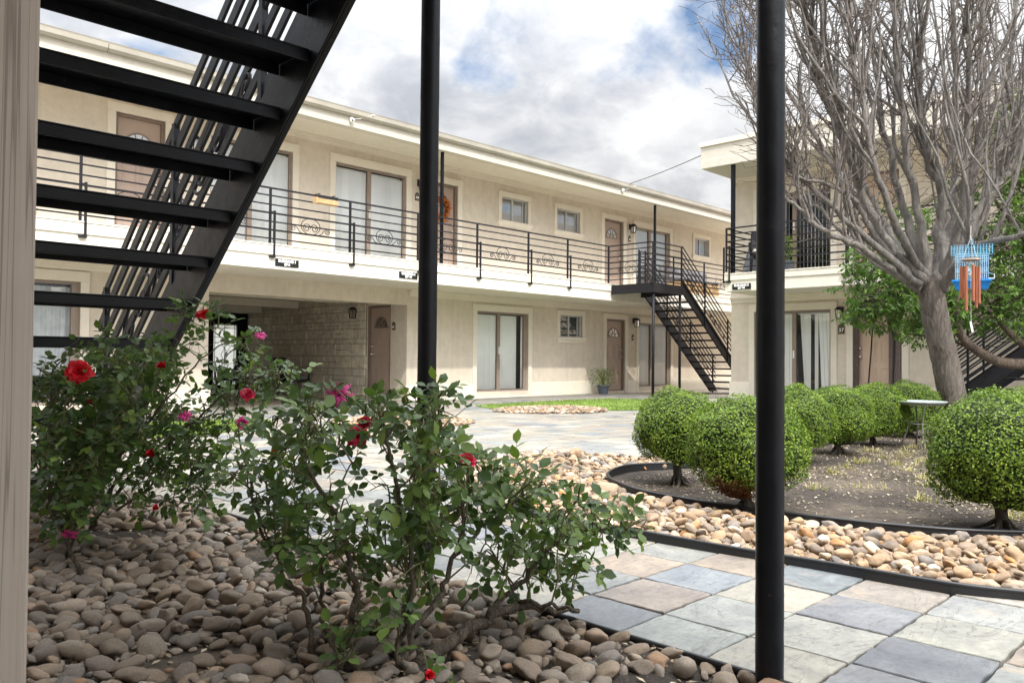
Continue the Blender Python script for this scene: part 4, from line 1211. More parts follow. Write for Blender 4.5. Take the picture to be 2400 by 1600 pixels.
def camera_dome(tf, u, z, v, label):
    t = thing('security_camera', V(tf(u, v, z)), label, 'camera')
    m_ = MB(tf); m_.ball((u, v+.05, z), .045, .045, .045, 14, 10); m_.tube([(u, v, z+.03), (u, v+.05, z+.03)], .03, 12); m_.build('housing', MT['white_plastic'], t, smooth=True)
    m_ = MB(tf); m_.ball((u-.012, v+.083, z-.006), .02, .016, .02); m_.build('lens', MT['lens'], t, smooth=True)
    m_ = MB(tf); m_.tube([(u+.02, v+.02, z+.04), (u+.15, v+.05, z+.06), (u+.38, v+.10, z+.16), (u+.45, v+.12, z+.18)], .006, 5); m_.build('cable', MT['white_plastic'], t)
camera_dome(F1, 8.36, 5.02, 1.44, 'small white security camera under the gutter near the staircase')
camera_dome(F1, 16.5, 5.02, 1.44, 'small white security camera under the gutter above the small upper windows')
# overhead wire between the roofs
m = MB(); a = V((16.7, 12.05, 5.22)); b = V((15.52, 9.25, 5.27))
m.tube([a.lerp(b, k/12)-V((0, 0, .025*math.sin(PI*k/12))) for k in range(13)], .011, 6)
tag(m.build('overhead_cable', MT['grey_metal'], smooth=True), 'thin grey cable strung between the two roof edges against the sky', 'cable')
# ------------------------------------------------------------------ iron stairs
def rot_scroll(tf, parent, s, t, z, slope, r=.0065, sc=1.0):
    m = MB(tf)
    for p in SCROLL: m.tube([(s+x*sc, t, z-slope*x*sc+zz*sc) for x, zz in p], r, 5)
    m.build('scroll_ornament', MT['iron'], parent)
def stair(root, tf, s0, z0, slope, s_top, zg, t0, t1, th, tr, rails, flange=.055, lip=.055, depth=.265, mat='black', rw=.028):
    L = lambda s: z0-slope*(s-s0)
    slo = s0+(z0-zg)/slope; shi = slo+th/slope
    for t, out in ((t0, -1), (t1, 1)):
        m = MB(tf); w_ = .012
        def strip(ta, tb, off0, off1, sb):
            pr = [(s_top, L(s_top)+off0), (s_top, L(s_top)+off1), (sb(off1), max(zg, L(sb(off1))+off1)), (sb(off0), max(zg, L(sb(off0))+off0))]
            m.add([(a, ta, b) for a, b in pr]+[(a, tb, b) for a, b in pr], [(0,1,2,3),(4,7,6,5),(0,4,5,1),(1,5,6,2),(2,6,7,3),(3,7,4,0)])
        end = lambda o: s0+(z0+o-zg)/slope
        lo, hi = sorted((t, t+out*w_)); strip(lo, hi, 0, th, end)
        lo, hi = sorted((t+out*w_, t+out*flange)); strip(lo, hi, 0.0, .014, end); strip(lo, hi, th-.014, th, end)
        m.build('stringer', MT[mat], root, bevel=.003)
    sk, zk, run, rise, n = tr
    for k in range(n):
        a, z = sk+run*k, zk-rise*k
        m = MB(tf)
        m.box(a, a+depth, t0+.002, t1-.002, z+lip-.008, z+lip)
        m.box(a, a+.010, t0+.002, t1-.002, z, z+lip-.008); m.box(a+depth-.010, a+depth, t0+.002, t1-.002, z, z+lip-.008)
        m.build('tread', MT[mat], root, bevel=.003)
    for t, offs, sa, sb, posts, scs_ in rails:
        m = MB(tf)
        for k, o in enumerate(offs):
            w_ = .030 if k in (0, 3, 5) else .024
            m.bar((sa, t, L(sa)+o), (sb, t, L(sb)+o), .016, w_*rw/.027, (0, 0, 1))
        rl_ = m.build('stair_railing', MT['iron' if mat != 'black' else 'black'], root)
        for s in posts:
            m = MB(tf); m.box(s-.016, s+.016, t-.016, t+.016, L(s)+.05, L(s)+max(offs)+.012); m.build('rail_post', MT['black'], rl_)
        for s in scs_: rot_scroll(tf, rl_, s, t, L(s)+offs[2] if offs[0] < offs[-1] else L(s)+offs[-3], slope, .007 if mat != 'black' else .010, 1.0)
    return L

# near staircase: seen from below, landing over the camera
TN = lambda s, t, z: (t, s, z)
ST1 = thing('staircase', (1.2, 5.1, gz(5.1)), 'black iron staircase seen from underneath at the left, open treads and slanting rails', 'staircase')
OFF1 = [.41+.140*k for k in range(7)]
L1 = stair(ST1, TN, 2.691, 2.215, .865, 2.35, gz(5.1), .55, 1.825, .32, (2.955-.222*2, 2.028+.1995*2, .222, .1995, 13),
      [(1.865, OFF1, 2.35, 5.42, [2.45, 3.42, 4.345, 5.305], [3.92, 4.84]), (.535, OFF1, 2.35, 5.42, [2.45, 3.42, 4.345, 5.305], [])], lip=.054, depth=.25, flange=.042, rw=.05)
m = MB(); m.box(.45, 1.92, .80, 2.36, 2.60, 2.62); m.box(.45, 1.92, .80, .815, 2.40, 2.60); m.box(.45, 1.92, 2.345, 2.36, 2.40, 2.60); m.box(1.905, 1.92, .815, 2.345, 2.40, 2.60)
m.build('landing', MT['black'], ST1, bevel=.004)

# the two pipe posts that carry the landing
for (x, y, lab) in ((1.85, 2.205, 'black steel pipe post standing among the rose leaves, middle of the view'), (1.850, .917, 'thick black steel pipe post in the right foreground, nearest the camera')):
    t = thing('steel_post', (x, y, 0), lab, 'post')
    m = MB(); r_ = .0335
    q_ = random.Random(int(y*10))
    n = 60; pts = [(x, y, -.02+2.43*k/n) for k in range(n+1)]
    m.tube(pts, [r_*(1+q_.uniform(-.012, .012)) for _ in pts], 28)
    m.build('pipe', MT['black'], t, smooth=True)
    m = MB(); m.prism([(x-.07, y-.07), (x+.07, y-.07), (x+.07, y+.07), (x-.07, y+.07)], .0, .012); m.build('base_plate', MT['black'], t, bevel=.003)

# weathered wooden post at the left edge
pe = CAM+(FWD*1.30+RGT*((80-1200)/FPX*1.30)); 
t = thing('wooden_post', (pe.x-.07, pe.y+.07, 0), 'weathered grey-brown square wooden post at the left edge of the view', 'post')
m = MB(); m.box(pe.x-.14, pe.x, pe.y, pe.y+.14, 0, 2.25)
m.build('timber', MT['wood_post'], t, bevel=.005)
m = MB(); m.box(pe.x-.165, pe.x+.02, pe.y-.012, pe.y+.16, -.03, .05); m.build('post_base', MT['grey_metal'], t)

# far staircase
ST2 = thing('staircase', (18.8, 11.5, gz(11.5)), 'black iron staircase with landing, coming down from the balcony of the long building', 'staircase')
TF2 = lambda s, t, z: (s, t, z)
OFF2 = [.335+.138*k for k in range(7)]
L2 = stair(ST2, TF2, 17.47, 2.39, .77, 17.36, gz(11.5)+.0, 10.97, 12.08, .29, (17.60, 2.23, .2445, .188, 13),
      [(10.955, OFF2, 17.40, 21.0, [18.48, 19.65, 20.85], [18.0, 19.1, 20.2]), (12.095, OFF2, 17.45, 21.0, [18.48, 19.65, 20.85], [18.0, 19.1, 20.2])], flange=.04, lip=.04, depth=.25, mat='iron')
m = MB(); m.box(16.13, 17.40, 10.94, 12.185, 2.60, 2.62); m.box(16.13, 17.40, 10.94, 10.955, 2.39, 2.60); m.box(16.13, 16.145, 10.955, 12.185, 2.39, 2.60); m.box(17.385, 17.40, 10.955, 12.185, 2.39, 2.60)
m.box(16.145, 17.385, 10.955, 12.185, 2.585, 2.599); m.build('landing', MT['iron'], ST2, bevel=.004)
for x in (16.21, 17.37):
    m = MB(); m.tube([(x, 11.0, gz(11)), (x, 11.0, 2.40)], .034, 12); m.build('landing_post', MT['iron'], ST2, smooth=True)
m = MB()
for k, z in enumerate(RZ):
    t_ = .0135 if k in (1, 3, 6) else .0105
    m.box(16.115-t_, 16.115+t_, 10.95, 12.24, z-t_, z+t_); m.box(16.115, 17.40, 10.95-t_, 10.95+t_, z-t_, z+t_)
lr = m.build('landing_railing', MT['iron'], ST2)
m = MB()
for z in RZ: m.box(17.17, 17.45, 12.083, 12.107, z-.042, z-.018)
lr2 = m.build('short_railing', MT['iron'], ST2)
for (x, y, pr_) in ((16.115, 10.95, lr), (17.36, 10.95, lr), (17.17, 12.095, lr2), (17.45, 12.095, lr2)):
    m = MB(); m.box(x-.0165, x+.0165, y-.0165, y+.0165, 2.62, 3.60); m.build('rail_post', MT['iron'], pr_)
scroll(lambda u, v, z: (16.115, u, z), lr, 11.58, 3.035, 0); scroll(lambda u, v, z: (u, 10.95, z), lr, 16.74, 3.035, 0)

# staircase of the right-hand building
ST3 = thing('staircase', (14.95, 2.4, 0), 'black iron staircase at the far right, behind the evergreen, with slanting rails', 'staircase')
OFF3 = [.42+.138*k for k in range(7)]
stair(ST3, TN, 3.38, .48, .79, .72, gz(4), 14.5, 15.4, .33, (.75, 2.40, .238, .188, 13),
      [(14.49, OFF3, .74, 4.25, [3.80, 2.75, 1.7, .8], [3.2, 2.2]), (15.41, OFF3, .74, 4.25, [3.80, 2.75, 1.7, .8], [])], flange=.04, lip=.04, depth=.25, mat='iron')
m = MB(); m.box(14.45, 15.48, -.6, .75, 2.42, 2.62); m.build('landing', MT['iron'], ST3)

# ------------------------------------------------------------------ furniture and small things
def chair(loc, rz, label, group=None, mat='wicker', cushion='cushion'):
    t = thing('patio_chair', loc, label, 'chair', group, rz)
    m = MB(); m.box(-.27, .27, -.26, .26, .36, .42); m.build('seat', MT[mat], t, bevel=.02, local=True)
    m = MB(); m.box(-.24, .24, -.24, .22, .421, .50); m.build('seat_cushion', MT[cushion], t, bevel=.03, local=True)
    m = MB(); m.add([(-.27,.24,.42),(.27,.24,.42),(.27,.30,.42),(-.27,.30,.42),(-.25,.36,.95),(.25,.36,.95),(.25,.42,.95),(-.25,.42,.95)],
                    [(0,3,2,1),(4,5,6,7),(0,1,5,4),(1,2,6,5),(2,3,7,6),(3,0,4,7)]); m.build('backrest', MT[mat], t, bevel=.03, local=True)
    for sx_ in (-1, 1):
        m = MB(); m.tube([(sx_*.27, -.24, .36), (sx_*.30, -.25, .62), (sx_*.30, .0, .65), (sx_*.28, .32, .64)], .025, 8); m.build('armrest', MT[mat], t, smooth=True, local=True)
        for sy_ in (-1, 1):
            m = MB(); m.tube([(sx_*.25, sy_*.24, .38), (sx_*.27, sy_*.26, 0)], [.025, .018], 8); m.build('leg', MT[mat], t, smooth=True, local=True)
    return t
chair((10.35, 17.3, gz(16)-.02), R(95), 'dark high-backed patio chair against the stone wall, right one in the passage')
chair((9.6, 18.9, gz(16)-.02), R(200), 'dark patio chair near the leaded glass door in the passage')
t = thing('side_table', (10.0, 18.1, gz(16)-.02), 'small dark table between the two passage chairs', 'table')
m = MB(); m.lathe([(0,.44),(.26,.44),(.26,.465),(0,.465)], (10.0, 18.1, gz(16)-.02), 20); m.build('table_top', MT['wicker'], t)
for a in (0, 2.1, 4.2):
    m = MB(); m.tube([(10+.2*math.cos(a), 18.1+.2*math.sin(a), gz(16)+.43), (10+.22*math.cos(a), 18.1+.22*math.sin(a), gz(16)-.02)], .016, 6); m.build('leg', MT['wicker'], t)

# planter box hooked on the balcony rail
t = thing('rail_planter', (7.86, 12.15, 3.5), 'empty tan wooden planter box hung on the balcony rail', 'planter')
m = MB()
for z0, z1 in ((3.455, 3.487), (3.495, 3.53)): m.box(7.66, 8.07, 12.10, 12.115, z0, z1)
m.box(7.645, 7.66, 12.10, 12.215, 3.44, 3.545); m.box(8.07, 8.085, 12.10, 12.215, 3.44, 3.545); m.box(7.66, 8.07, 12.20, 12.215, 3.45, 3.54); m.box(7.66, 8.07, 12.115, 12.20, 3.44, 3.452)
m.build('box', MT['wood'], t)
m = MB(); m.box(7.68, 8.08, 12.09, 12.10, 3.535, 3.585); m.box(7.70, 7.72, 12.09, 12.27, 3.60, 3.61); m.box(8.0, 8.02, 12.09, 12.27, 3.60, 3.61); m.build('hanger', MT['iron'], t)

# wreath on the door
c = V((11.79, 13.6-(-.075)-.06, 4.10)); t = thing('door_wreath', c, 'orange autumn leaf wreath hanging on the upper door behind the middle post', 'wreath')
m = MB(); q = random.Random(4)
for _ in range(420):
    a = q.uniform(0, 2*PI); rr = .20+q.gauss(0, .035); p = c+V((rr*math.cos(a), q.uniform(-.05, .03), rr*math.sin(a)*1.15))
    d = V((q.gauss(0,1), q.gauss(0,.6), q.gauss(0,1))).normalized()*.045; n_ = d.orthogonal().normalized()*.022
    m.cur = q.random()+.01; m.add([p-d, p+n_, p+d, p-n_], [(0,1,2,3)])
m.build('leaves', MT['orange_leaf'], t)
m = MB(); m.tube([c+V((.19*math.cos(a), .03, .21*math.sin(a))) for a in [2*PI*k/24 for k in range(25)]], .025, 6); m.build('hoop', MT['bark2'], t)

# potted plant beside the brown door
pp = gnd(1385, 905); pz = gz(pp.y)
t = thing('potted_plant', (pp.x, pp.y, pz), 'leafy pale green plant in a blue-grey pot beside the brown lower door', 'potted plant')
m = MB(); m.lathe([(.0,.0),(.115,.0),(.125,.02),(.155,.20),(.175,.205),(.175,.235),(.15,.235),(.14,.21),(0,.20)], (pp.x, pp.y, pz), 24); m.build('pot', MT['pot'], t, smooth=False, bevel=.003)
m = MB(); q = random.Random(8)
for _ in range(900):
    a = q.uniform(0, 2*PI); b = abs(q.gauss(.25, .35)); h = q.uniform(.25, .68); rr = h*.42*b*2.3
    p = V((pp.x+rr*math.cos(a), pp.y+rr*math.sin(a), pz+h-.1*b*b)); d = V((math.cos(a), math.sin(a), q.uniform(-.5, .9))).normalized()*q.uniform(.018, .036)
    n_ = d.cross(V((q.gauss(0,1), q.gauss(0,1), q.gauss(0,1)))).normalized()*.013
    m.cur = q.random()+.01; m.add([p-d*.2, p+d*.4+n_, p+d, p+d*.4-n_], [(0,1,2,3)])
m.build('foliage', MT['pot_leaf'], t)
m = MB()
for _ in range(26):
    a = q.uniform(0, 2*PI); m.tube([(pp.x, pp.y, pz+.2), (pp.x+.06*math.cos(a), pp.y+.06*math.sin(a), pz+.42), (pp.x+.17*math.cos(a), pp.y+.17*math.sin(a), pz+.58)], [.006, .004, .002], 4)
m.build('stems', MT['shoot'], t)

# things on the far balconies
t = thing('storage_bench', (20.5, 12.55, 2.66), 'tan wooden storage bench with dark cushions on the far balcony', 'bench')
m = MB()
for k in range(6): m.box(19.6+.34*k+.006, 19.6+.34*(k+1)-.006, 12.36, 12.385, 2.68, 3.0)
m.box(19.6, 21.64, 12.385, 12.8, 2.665, 2.99); m.build('chest', MT['wood'], t)
m = MB(); 
for k in range(3): m.box(19.62+.68*k, 19.62+.68*k+.64, 12.37, 12.80, 3.0, 3.1)
m.build('seat_cushion', MT['cushion'], t, bevel=.03)
m = MB()
for k in range(3): m.box(19.62+.68*k, 19.62+.68*k+.64, 12.74, 12.86, 3.11, 3.4)
m.build('back_cushion', MT['cushion'], t, bevel=.03)
t = chair((15.95, 8.05, 2.62), R(-60), 'wrought iron chair with pale cushion on the right-hand balcony', mat='iron', cushion='floral')
t = thing('folding_lounger', (16.35, 8.35, 2.62), 'grey folding recliner leaning at the end of the right-hand balcony', 'chair')
m = MB(); m.add([(16.15,8.62,2.75),(16.15,8.15,2.75),(16.5,8.1,3.55),(16.5,8.58,3.55),(16.18,8.62,2.73),(16.18,8.15,2.73),(16.53,8.1,3.53),(16.53,8.58,3.53)], [(0,1,2,3),(4,7,6,5),(0,4,5,1),(1,5,6,2),(2,6,7,3),(3,7,4,0)]); m.build('sling', simple('sling_grey', (.20,.22,.25), .7), t)
m = MB()
for y0, y1 in ((8.64, 8.60), (8.13, 8.08)): m.tube([(16.1, y0, 2.62), (16.15, y0, 2.75), (16.52, y1, 3.57)], .014, 6); m.tube([(16.55, y0, 2.62), (16.3, y0, 3.1)], .014, 6)
m.build('frame', MT['grey_metal'], t)
t = thing('balcony_plant', (16.1, 7.55, 2.62), 'leafy plant in a dark pot on the right-hand balcony by the thick post', 'potted plant')
m = MB(); m.lathe([(0,0),(.11,0),(.15,.22),(.15,.25),(0,.24)], (16.1, 7.62, 2.62), 18); m.build('pot', MT['pot'], t)
m = MB(); q = random.Random(18)
for _ in range(260):
    a = q.uniform(0, 2*PI); h = q.uniform(.2, .78); rr = abs(q.gauss(0, .12)); p = V((16.1+rr*math.cos(a), 7.62+rr*math.sin(a), 2.62+h)); d = V((math.cos(a), math.sin(a), q.uniform(-.4, .8))).normalized()*.06; n_ = d.cross(V((q.gauss(0,1), q.gauss(0,1), 1))).normalized()*.022
    m.cur = q.random()+.01; m.add([p, p+d*.5+n_, p+d, p+d*.5-n_], [(0,1,2,3)])
m.build('foliage', MT['pot_leaf'], t)

# round frosted side table on thin bent legs
c = at(2113, 923, 7.55); t = thing('garden_table', (c.x, c.y, 0), 'small round frosted glass table on thin bent metal legs under the bare tree', 'table')
m = MB(); n = 40
prof = [(0, -.022), (.10, -.030), (.18, -.026), (.222, -.004), (.232, .004), (.232, .010), (.222, .010), (.18, -.006), (.10, -.012), (0, -.010)]
m.lathe(prof, (c.x, c.y, c.z), n); m.build('table_top', MT['frost'], t, smooth=True)
for k in range(4):
    a = .5+k*PI/2; ca, sa = math.cos(a), math.sin(a)
    m = MB(); m.tube([(c.x+ca*.19, c.y+sa*.19, c.z-.02), (c.x+ca*.15, c.y+sa*.15, c.z-.09), (c.x+ca*.10, c.y+sa*.10, c.z-.19), (c.x+ca*.115, c.y+sa*.115, c.z-.28), (c.x+ca*.17, c.y+sa*.17, .0)], .0075, 6)
    m.build('leg', MT['grey_metal'], t, smooth=True)
m = MB(); m.tube([(c.x+.105*math.cos(a), c.y+.105*math.sin(a), c.z-.2) for a in [2*PI*k/24 for k in range(25)]], .005, 5); m.build('leg_ring', MT['grey_metal'], t)

# blue bird cage hanging from the low limb
DC = 7.5
c = at(2232, 657, DC); wv, hv = .132, .0
t = thing('bird_cage', (c.x, c.y, c.z), 'blue and white wire bird cage with gabled roof hanging from the bare tree', 'bird cage')
ax = V((c.y, -c.x, 0)).normalized(); ay = V((-ax.y, ax.x, 0))
TC = lambda u, v, z: c+ax*u+ay*v+V((0, 0, z))
h1 = .25; wy = .10
m = MB(TC)
m.add([(-.125,-.095,-.035),(.125,-.095,-.035),(.125,.095,-.035),(-.125,.095,-.035),(-.155,-.125,.045),(.155,-.125,.045),(.155,.125,.045),(-.155,.125,.045)],
      [(0,3,2,1),(0,1,5,4),(1,2,6,5),(2,3,7,6),(3,0,4,7)])
m.box(-.162, .162, -.132, -.118, .036, .052); m.box(-.162, .162, .118, .132, .036, .052); m.box(-.162, -.148, -.118, .118, .036, .052); m.box(.148, .162, -.118, .118, .036, .052)
m.build('tray', MT['cage_tray'], t)
m = MB(TC); r_ = .0021
for k in range(19):
    u = -wv+2*wv*k/18
    for v in (-wy, wy): m.tube([(u, v, .04), (u, v, .04+h1)], r_, 4)
for k in range(13):
    v = -wy+2*wy*k/12
    for u in (-wv, wv): m.tube([(u, v, .04), (u, v, .04+h1)], r_, 4)
for z in (.05, .15, .24, .29):
    m.tube([(-wv,-wy,z),(wv,-wy,z),(wv,wy,z),(-wv,wy,z),(-wv,-wy,z)], .003, 4)
m.build('wire_walls', MT['cage_wire'], t)
m = MB(TC)
zr, ze, eo = .385, .275, .155
for k in range(15):
    u = -.165+.33*k/14
    m.tube([(u, -eo, ze), (u, 0, zr), (u, eo, ze)], .0016, 4)
for k in range(5):
    f_ = k/4
    for s_ in (-1, 1): m.tube([(-.165, s_*eo*f_, zr-(zr-ze)*f_), (.165, s_*eo*f_, zr-(zr-ze)*f_)], .0017, 4)
m.tube([(0, 0, zr), (-.02, 0, zr+.03), (0, 0, zr+.05), (.02, 0, zr+.03), (0, 0, zr)], .003, 5)
m.build('wire_roof', MT['cage_roof'], t)
m = MB(TC); m.tube([(0, 0, zr+.05), (.0, 0, zr+.16)], .002, 4); m.build('hanging_wire', MT['grey_metal'], t)
m = MB(TC); m.box(wv, wv+.05, -.05, .05, .06, .066); m.box(wv+.045, wv+.05, -.05, .05, .066, .10); m.add([(wv,-.05,.12),(wv+.05,-.05,.10),(wv+.05,.05,.10),(wv,.05,.12)],[(0,1,2,3)]); m.build('seed_cup', MT['white_plastic'], t)
m = MB(TC); m.tube([(-.12, .0, .12), (.12, .0, .12)], .005, 6); m.build('perch', MT['wood_dark'], t)

# wind chime in front of the cage
c2 = at(2230, 597, 7.15); t = thing('wind_chime', (c2.x, c2.y, c2.z), 'copper-coloured tube wind chime hanging in front of the blue bird cage', 'wind chime')
m = MB(); m.lathe([(0,-.008),(.075,-.008),(.08,0),(.075,.008),(0,.008)], c2, 24); m.build('top_disc', MT['wood_dark'], t)
for k, (du, dv, top, bot) in enumerate(((-.077,-.01,-.055,-.33),(-.055,.045,-.05,-.345),(-.035,-.055,-.06,-.45),(.018,-.06,-.05,-.365),(.04,.05,-.055,-.42),(.062,.0,-.06,-.385))):
    p = V(c2)+ax*du+ay*dv
    m = MB(); m.tube([(p.x, p.y, c2.z+top), (p.x, p.y, c2.z+bot)], .0125, 12, cap=False); m.tube([(p.x, p.y, c2.z+top), (p.x, p.y, c2.z)], .0012, 4); m.build('chime_tube', MT['copper'], t, smooth=True)
m = MB(); m.lathe([(0,-.007),(.032,-.007),(.032,.007),(0,.007)], (c2.x, c2.y, c2.z-.255), 16); m.build('striker', MT['wood_dark'], t)
m = MB(); m.tube([(c2.x, c2.y, c2.z), (c2.x, c2.y, c2.z-.55)], .0013, 4)
for a in (0, 2.1, 4.2): m.tube([(c2.x+.07*math.cos(a), c2.y+.07*math.sin(a), c2.z), (c2.x, c2.y, c2.z+.2)], .0013, 4)
m.tube([(c2.x, c2.y, c2.z+.2), (c2.x, c2.y, c2.z+.30)], .002, 4)
m.build('cord', MT['white_plastic'], t)
m = MB(); p = V((c2.x, c2.y, c2.z-.59)); m.add([p+ax*-.012+V((0,0,.045)), p+ax*.004+V((0,0,.05)), p+ax*.02+V((0,0,-.04)), p+ax*.006+V((0,0,-.05)), p+ax*-.012+ay*.006+V((0,0,.045)), p+ax*.004+ay*.006+V((0,0,.05)), p+ax*.02+ay*.006+V((0,0,-.04)), p+ax*.006+ay*.006+V((0,0,-.05))], [(0,1,2,3),(4,7,6,5),(0,4,5,1),(1,5,6,2),(2,6,7,3),(3,7,4,0)]); m.build('wind_sail', MT['sign_white'], t)
# ------------------------------------------------------------------ clipped round shrubs
def lump(d, k): return 1+.14*noise.noise(d*1.9+V((k, 0, 0)))+.055*noise.noise(d*5+V((0, k, 0)))
def box_foliage(seed, n=18500):
    q_ = random.Random(seed); m = MB()
    for _ in range(n):
        z = q_.uniform(-.92, 1); a = q_.uniform(0, 2*PI); s_ = math.sqrt(1-z*z)
        d = V((s_*math.cos(a), s_*math.sin(a), z))
        if z < -.74 or (z < -.5 and q_.random() < .3): continue
        r_ = lump(d, seed)*(1.01-abs(q_.gauss(0, .065)))
        if q_.random() < .07: r_ *= 1+q_.uniform(0, .09)
        p = d*r_
        n_ = (d*.9+V((q_.gauss(0, .42), q_.gauss(0, .42), .4+q_.gauss(0, .42)))).normalized()
        t_ = n_.cross(V((q_.gauss(0,1), q_.gauss(0,1), q_.gauss(0,1)))).normalized(); b_ = n_.cross(t_)
        l = q_.uniform(.034, .058); w_ = l*.58
        tip = q_.random()
        m.cur = min(1, max(.01, .42+.17*q_.gauss(0, 1)+.2*noise.noise(d*3+V((0, 0, seed)))))
        m.add([p-t_*l*.5, p+b_*w_*.5+n_*.004, p+t_*l*.28+b_*w_*.36, p+t_*l*.55-n_*.006, p+t_*l*.28-b_*w_*.36, p-b_*w_*.5+n_*.004], [(0,1,2,3),(0,3,4,5)])
    return m
def box_core(seed):  # solid dark ball closing the gaps behind the leaves
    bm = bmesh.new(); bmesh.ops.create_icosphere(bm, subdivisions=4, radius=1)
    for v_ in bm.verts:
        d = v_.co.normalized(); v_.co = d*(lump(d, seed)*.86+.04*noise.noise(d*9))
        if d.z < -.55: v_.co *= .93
    me = bpy.data.meshes.new('inner_core'); bm.to_mesh(me); bm.free(); me.materials.append(MT['box_core']); return me
BOXF = []
for s_ in (1, 2, 3):
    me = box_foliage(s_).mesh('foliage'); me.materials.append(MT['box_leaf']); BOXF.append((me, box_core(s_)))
def shrub(x, y, zc, rx, rz, k, label, rot, ground=.006, dead=False):
    t = thing('round_shrub', (x, y, ground), label, 'shrub', 'clipped round shrubs in the soil bed')
    for me, nm_ in ((BOXF[k][0], 'foliage'), (BOXF[k][1], 'inner_core')):
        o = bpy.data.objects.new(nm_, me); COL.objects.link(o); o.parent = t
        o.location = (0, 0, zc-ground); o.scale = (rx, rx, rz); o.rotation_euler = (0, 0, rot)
    q_ = random.Random(int(x*100)); m = MB()
    top = zc-rz*.6
    m.tube([(x, y, -.02), (x+.005, y, .05), (x-.006, y+.004, .12), (x, y, top+.06)], [.042, .030, .026, .022], 8)
    for _ in range(7):
        a = q_.uniform(0, 2*PI); rr = rx*q_.uniform(.3, .7)
        m.tube([(x, y, q_.uniform(.08, .16)), (x+rr*.5*math.cos(a), y+rr*.5*math.sin(a), top*.7+.08), (x+rr*math.cos(a), y+rr*math.sin(a), top+.14)], [.014, .010, .006], 5)
    for _ in range(9):
        a = q_.uniform(0, 2*PI); l = q_.uniform(.06, .16); w_ = q_.gauss(0, .03)
        m.tube([(x+.02*math.cos(a), y+.02*math.sin(a), .06), (x+l*.45*math.cos(a+w_), y+l*.45*math.sin(a+w_), .018+.014*q_.random()), (x+l*math.cos(a+w_*6), y+l*math.sin(a+w_*6), .0)], [.013, .010, .005], 5)
    m.build('trunk', MT['bark'], t, smooth=True)
    if dead:
        m = MB()
        for _ in range(1500):
            a = math.atan2(-y, -x)-.35+q_.gauss(0, .33); zz = zc-rz*q_.uniform(.62, 1.0)+abs(q_.gauss(0, .02)); rr = rx*math.sqrt(max(.02, 1-((zz-zc)/rz)**2))*q_.uniform(.7, 1.06)+.01
            p = V((x+rr*math.cos(a), y+rr*math.sin(a), zz)); n_ = V((q_.gauss(0,1), q_.gauss(0,1), q_.gauss(0,1))).normalized(); t_ = n_.orthogonal().normalized()
            m.cur = q_.random()+.01; m.add([p-n_*.008, p+t_*.005, p+n_*.008, p-t_*.005], [(0,1,2,3)])
        m.build('dead_leaves', MT['bloom_leaf_dry'], t, ).__setitem__('label', 'dry red-brown leaves under the green')
    return t
shrub(4.47, 2.84, .352, .272, .262, 0, 'round clipped green shrub left of the thick post, farthest left of its row', .3)
shrub(3.93, 2.08, .348, .308, .27, 1, 'round clipped green shrub behind the thick post, red-brown dead leaves below', 1.2, dead=True)
shrub(4.36, 1.00, .365, .325, .30, 2, 'large round clipped shrub at the right edge, short trunk showing on bare soil', 2.3)
shrub(6.15, 2.86, .335, .31, .27, 0, 'sunlit round clipped shrub just right of the thick post, behind the front ones', 2.9)
shrub(6.98, 2.84, .315, .30, .275, 1, 'round clipped shrub third back in the row, left of the frosted table', 4.4)
shrub(8.0, 2.92, .31, .33, .28, 2, 'round clipped shrub in front of the tan panelled door', 5.1)
shrub(9.1, 2.95, .30, .33, .29, 0, 'round clipped shrub behind the frosted table, left of the leaning trunk', 5.9)
shrub(7.3, 1.50, .33, .32, .28, 1, 'pale round clipped shrub half hidden behind the large one at the right edge', .9)

# ------------------------------------------------------------------ bare tree
def grow(m, p, d, length, r0, r1, q_, bend=.12, up=.08, n=6, sides=6, out=None):
    pts = [V(p)]; d = V(d).normalized()
    for k in range(n):
        d = (d+V((q_.gauss(0, bend), q_.gauss(0, bend), q_.gauss(0, bend)+up))).normalized()
        pts.append(pts[-1]+d*length/n)
    m.tube(pts, [r0+(r1-r0)*(k/n) for k in range(n+1)], sides, cap=False)
    return pts
TD = 8.6
BT = thing('bare_tree', at(2205, 1010, TD)*1.0, 'large leafless tree with leaning trunk and dense upright grey branches', 'tree')
BT.location.z = .03
mt_ = MB()
base = at(2212, 1012, TD); base.z = 0
tr_pts = smooth([base, at(2192, 935, TD), at(2170, 830, TD), at(2150, 740, TD), at(2138, 670, TD), at(2140, 640, TD)], 14)
n = len(tr_pts)
mt_.tube(tr_pts, [.165-.03*min(1, k/8)-.012*k/n for k in range(n)], 72)
for v_i, v_ in enumerate(mt_.v):
    p = V(v_); k_ = noise.noise(p*7)*.010+abs(noise.noise((p.x*46, p.y*46, p.z*7)))*.013
    mt_.v[v_i] = (p.x+k_, p.y-k_, p.z)
mt_.build('trunk', MT['bark'], BT, smooth=True)
mb_ = MB(); mw = MB()
q = random.Random(77)
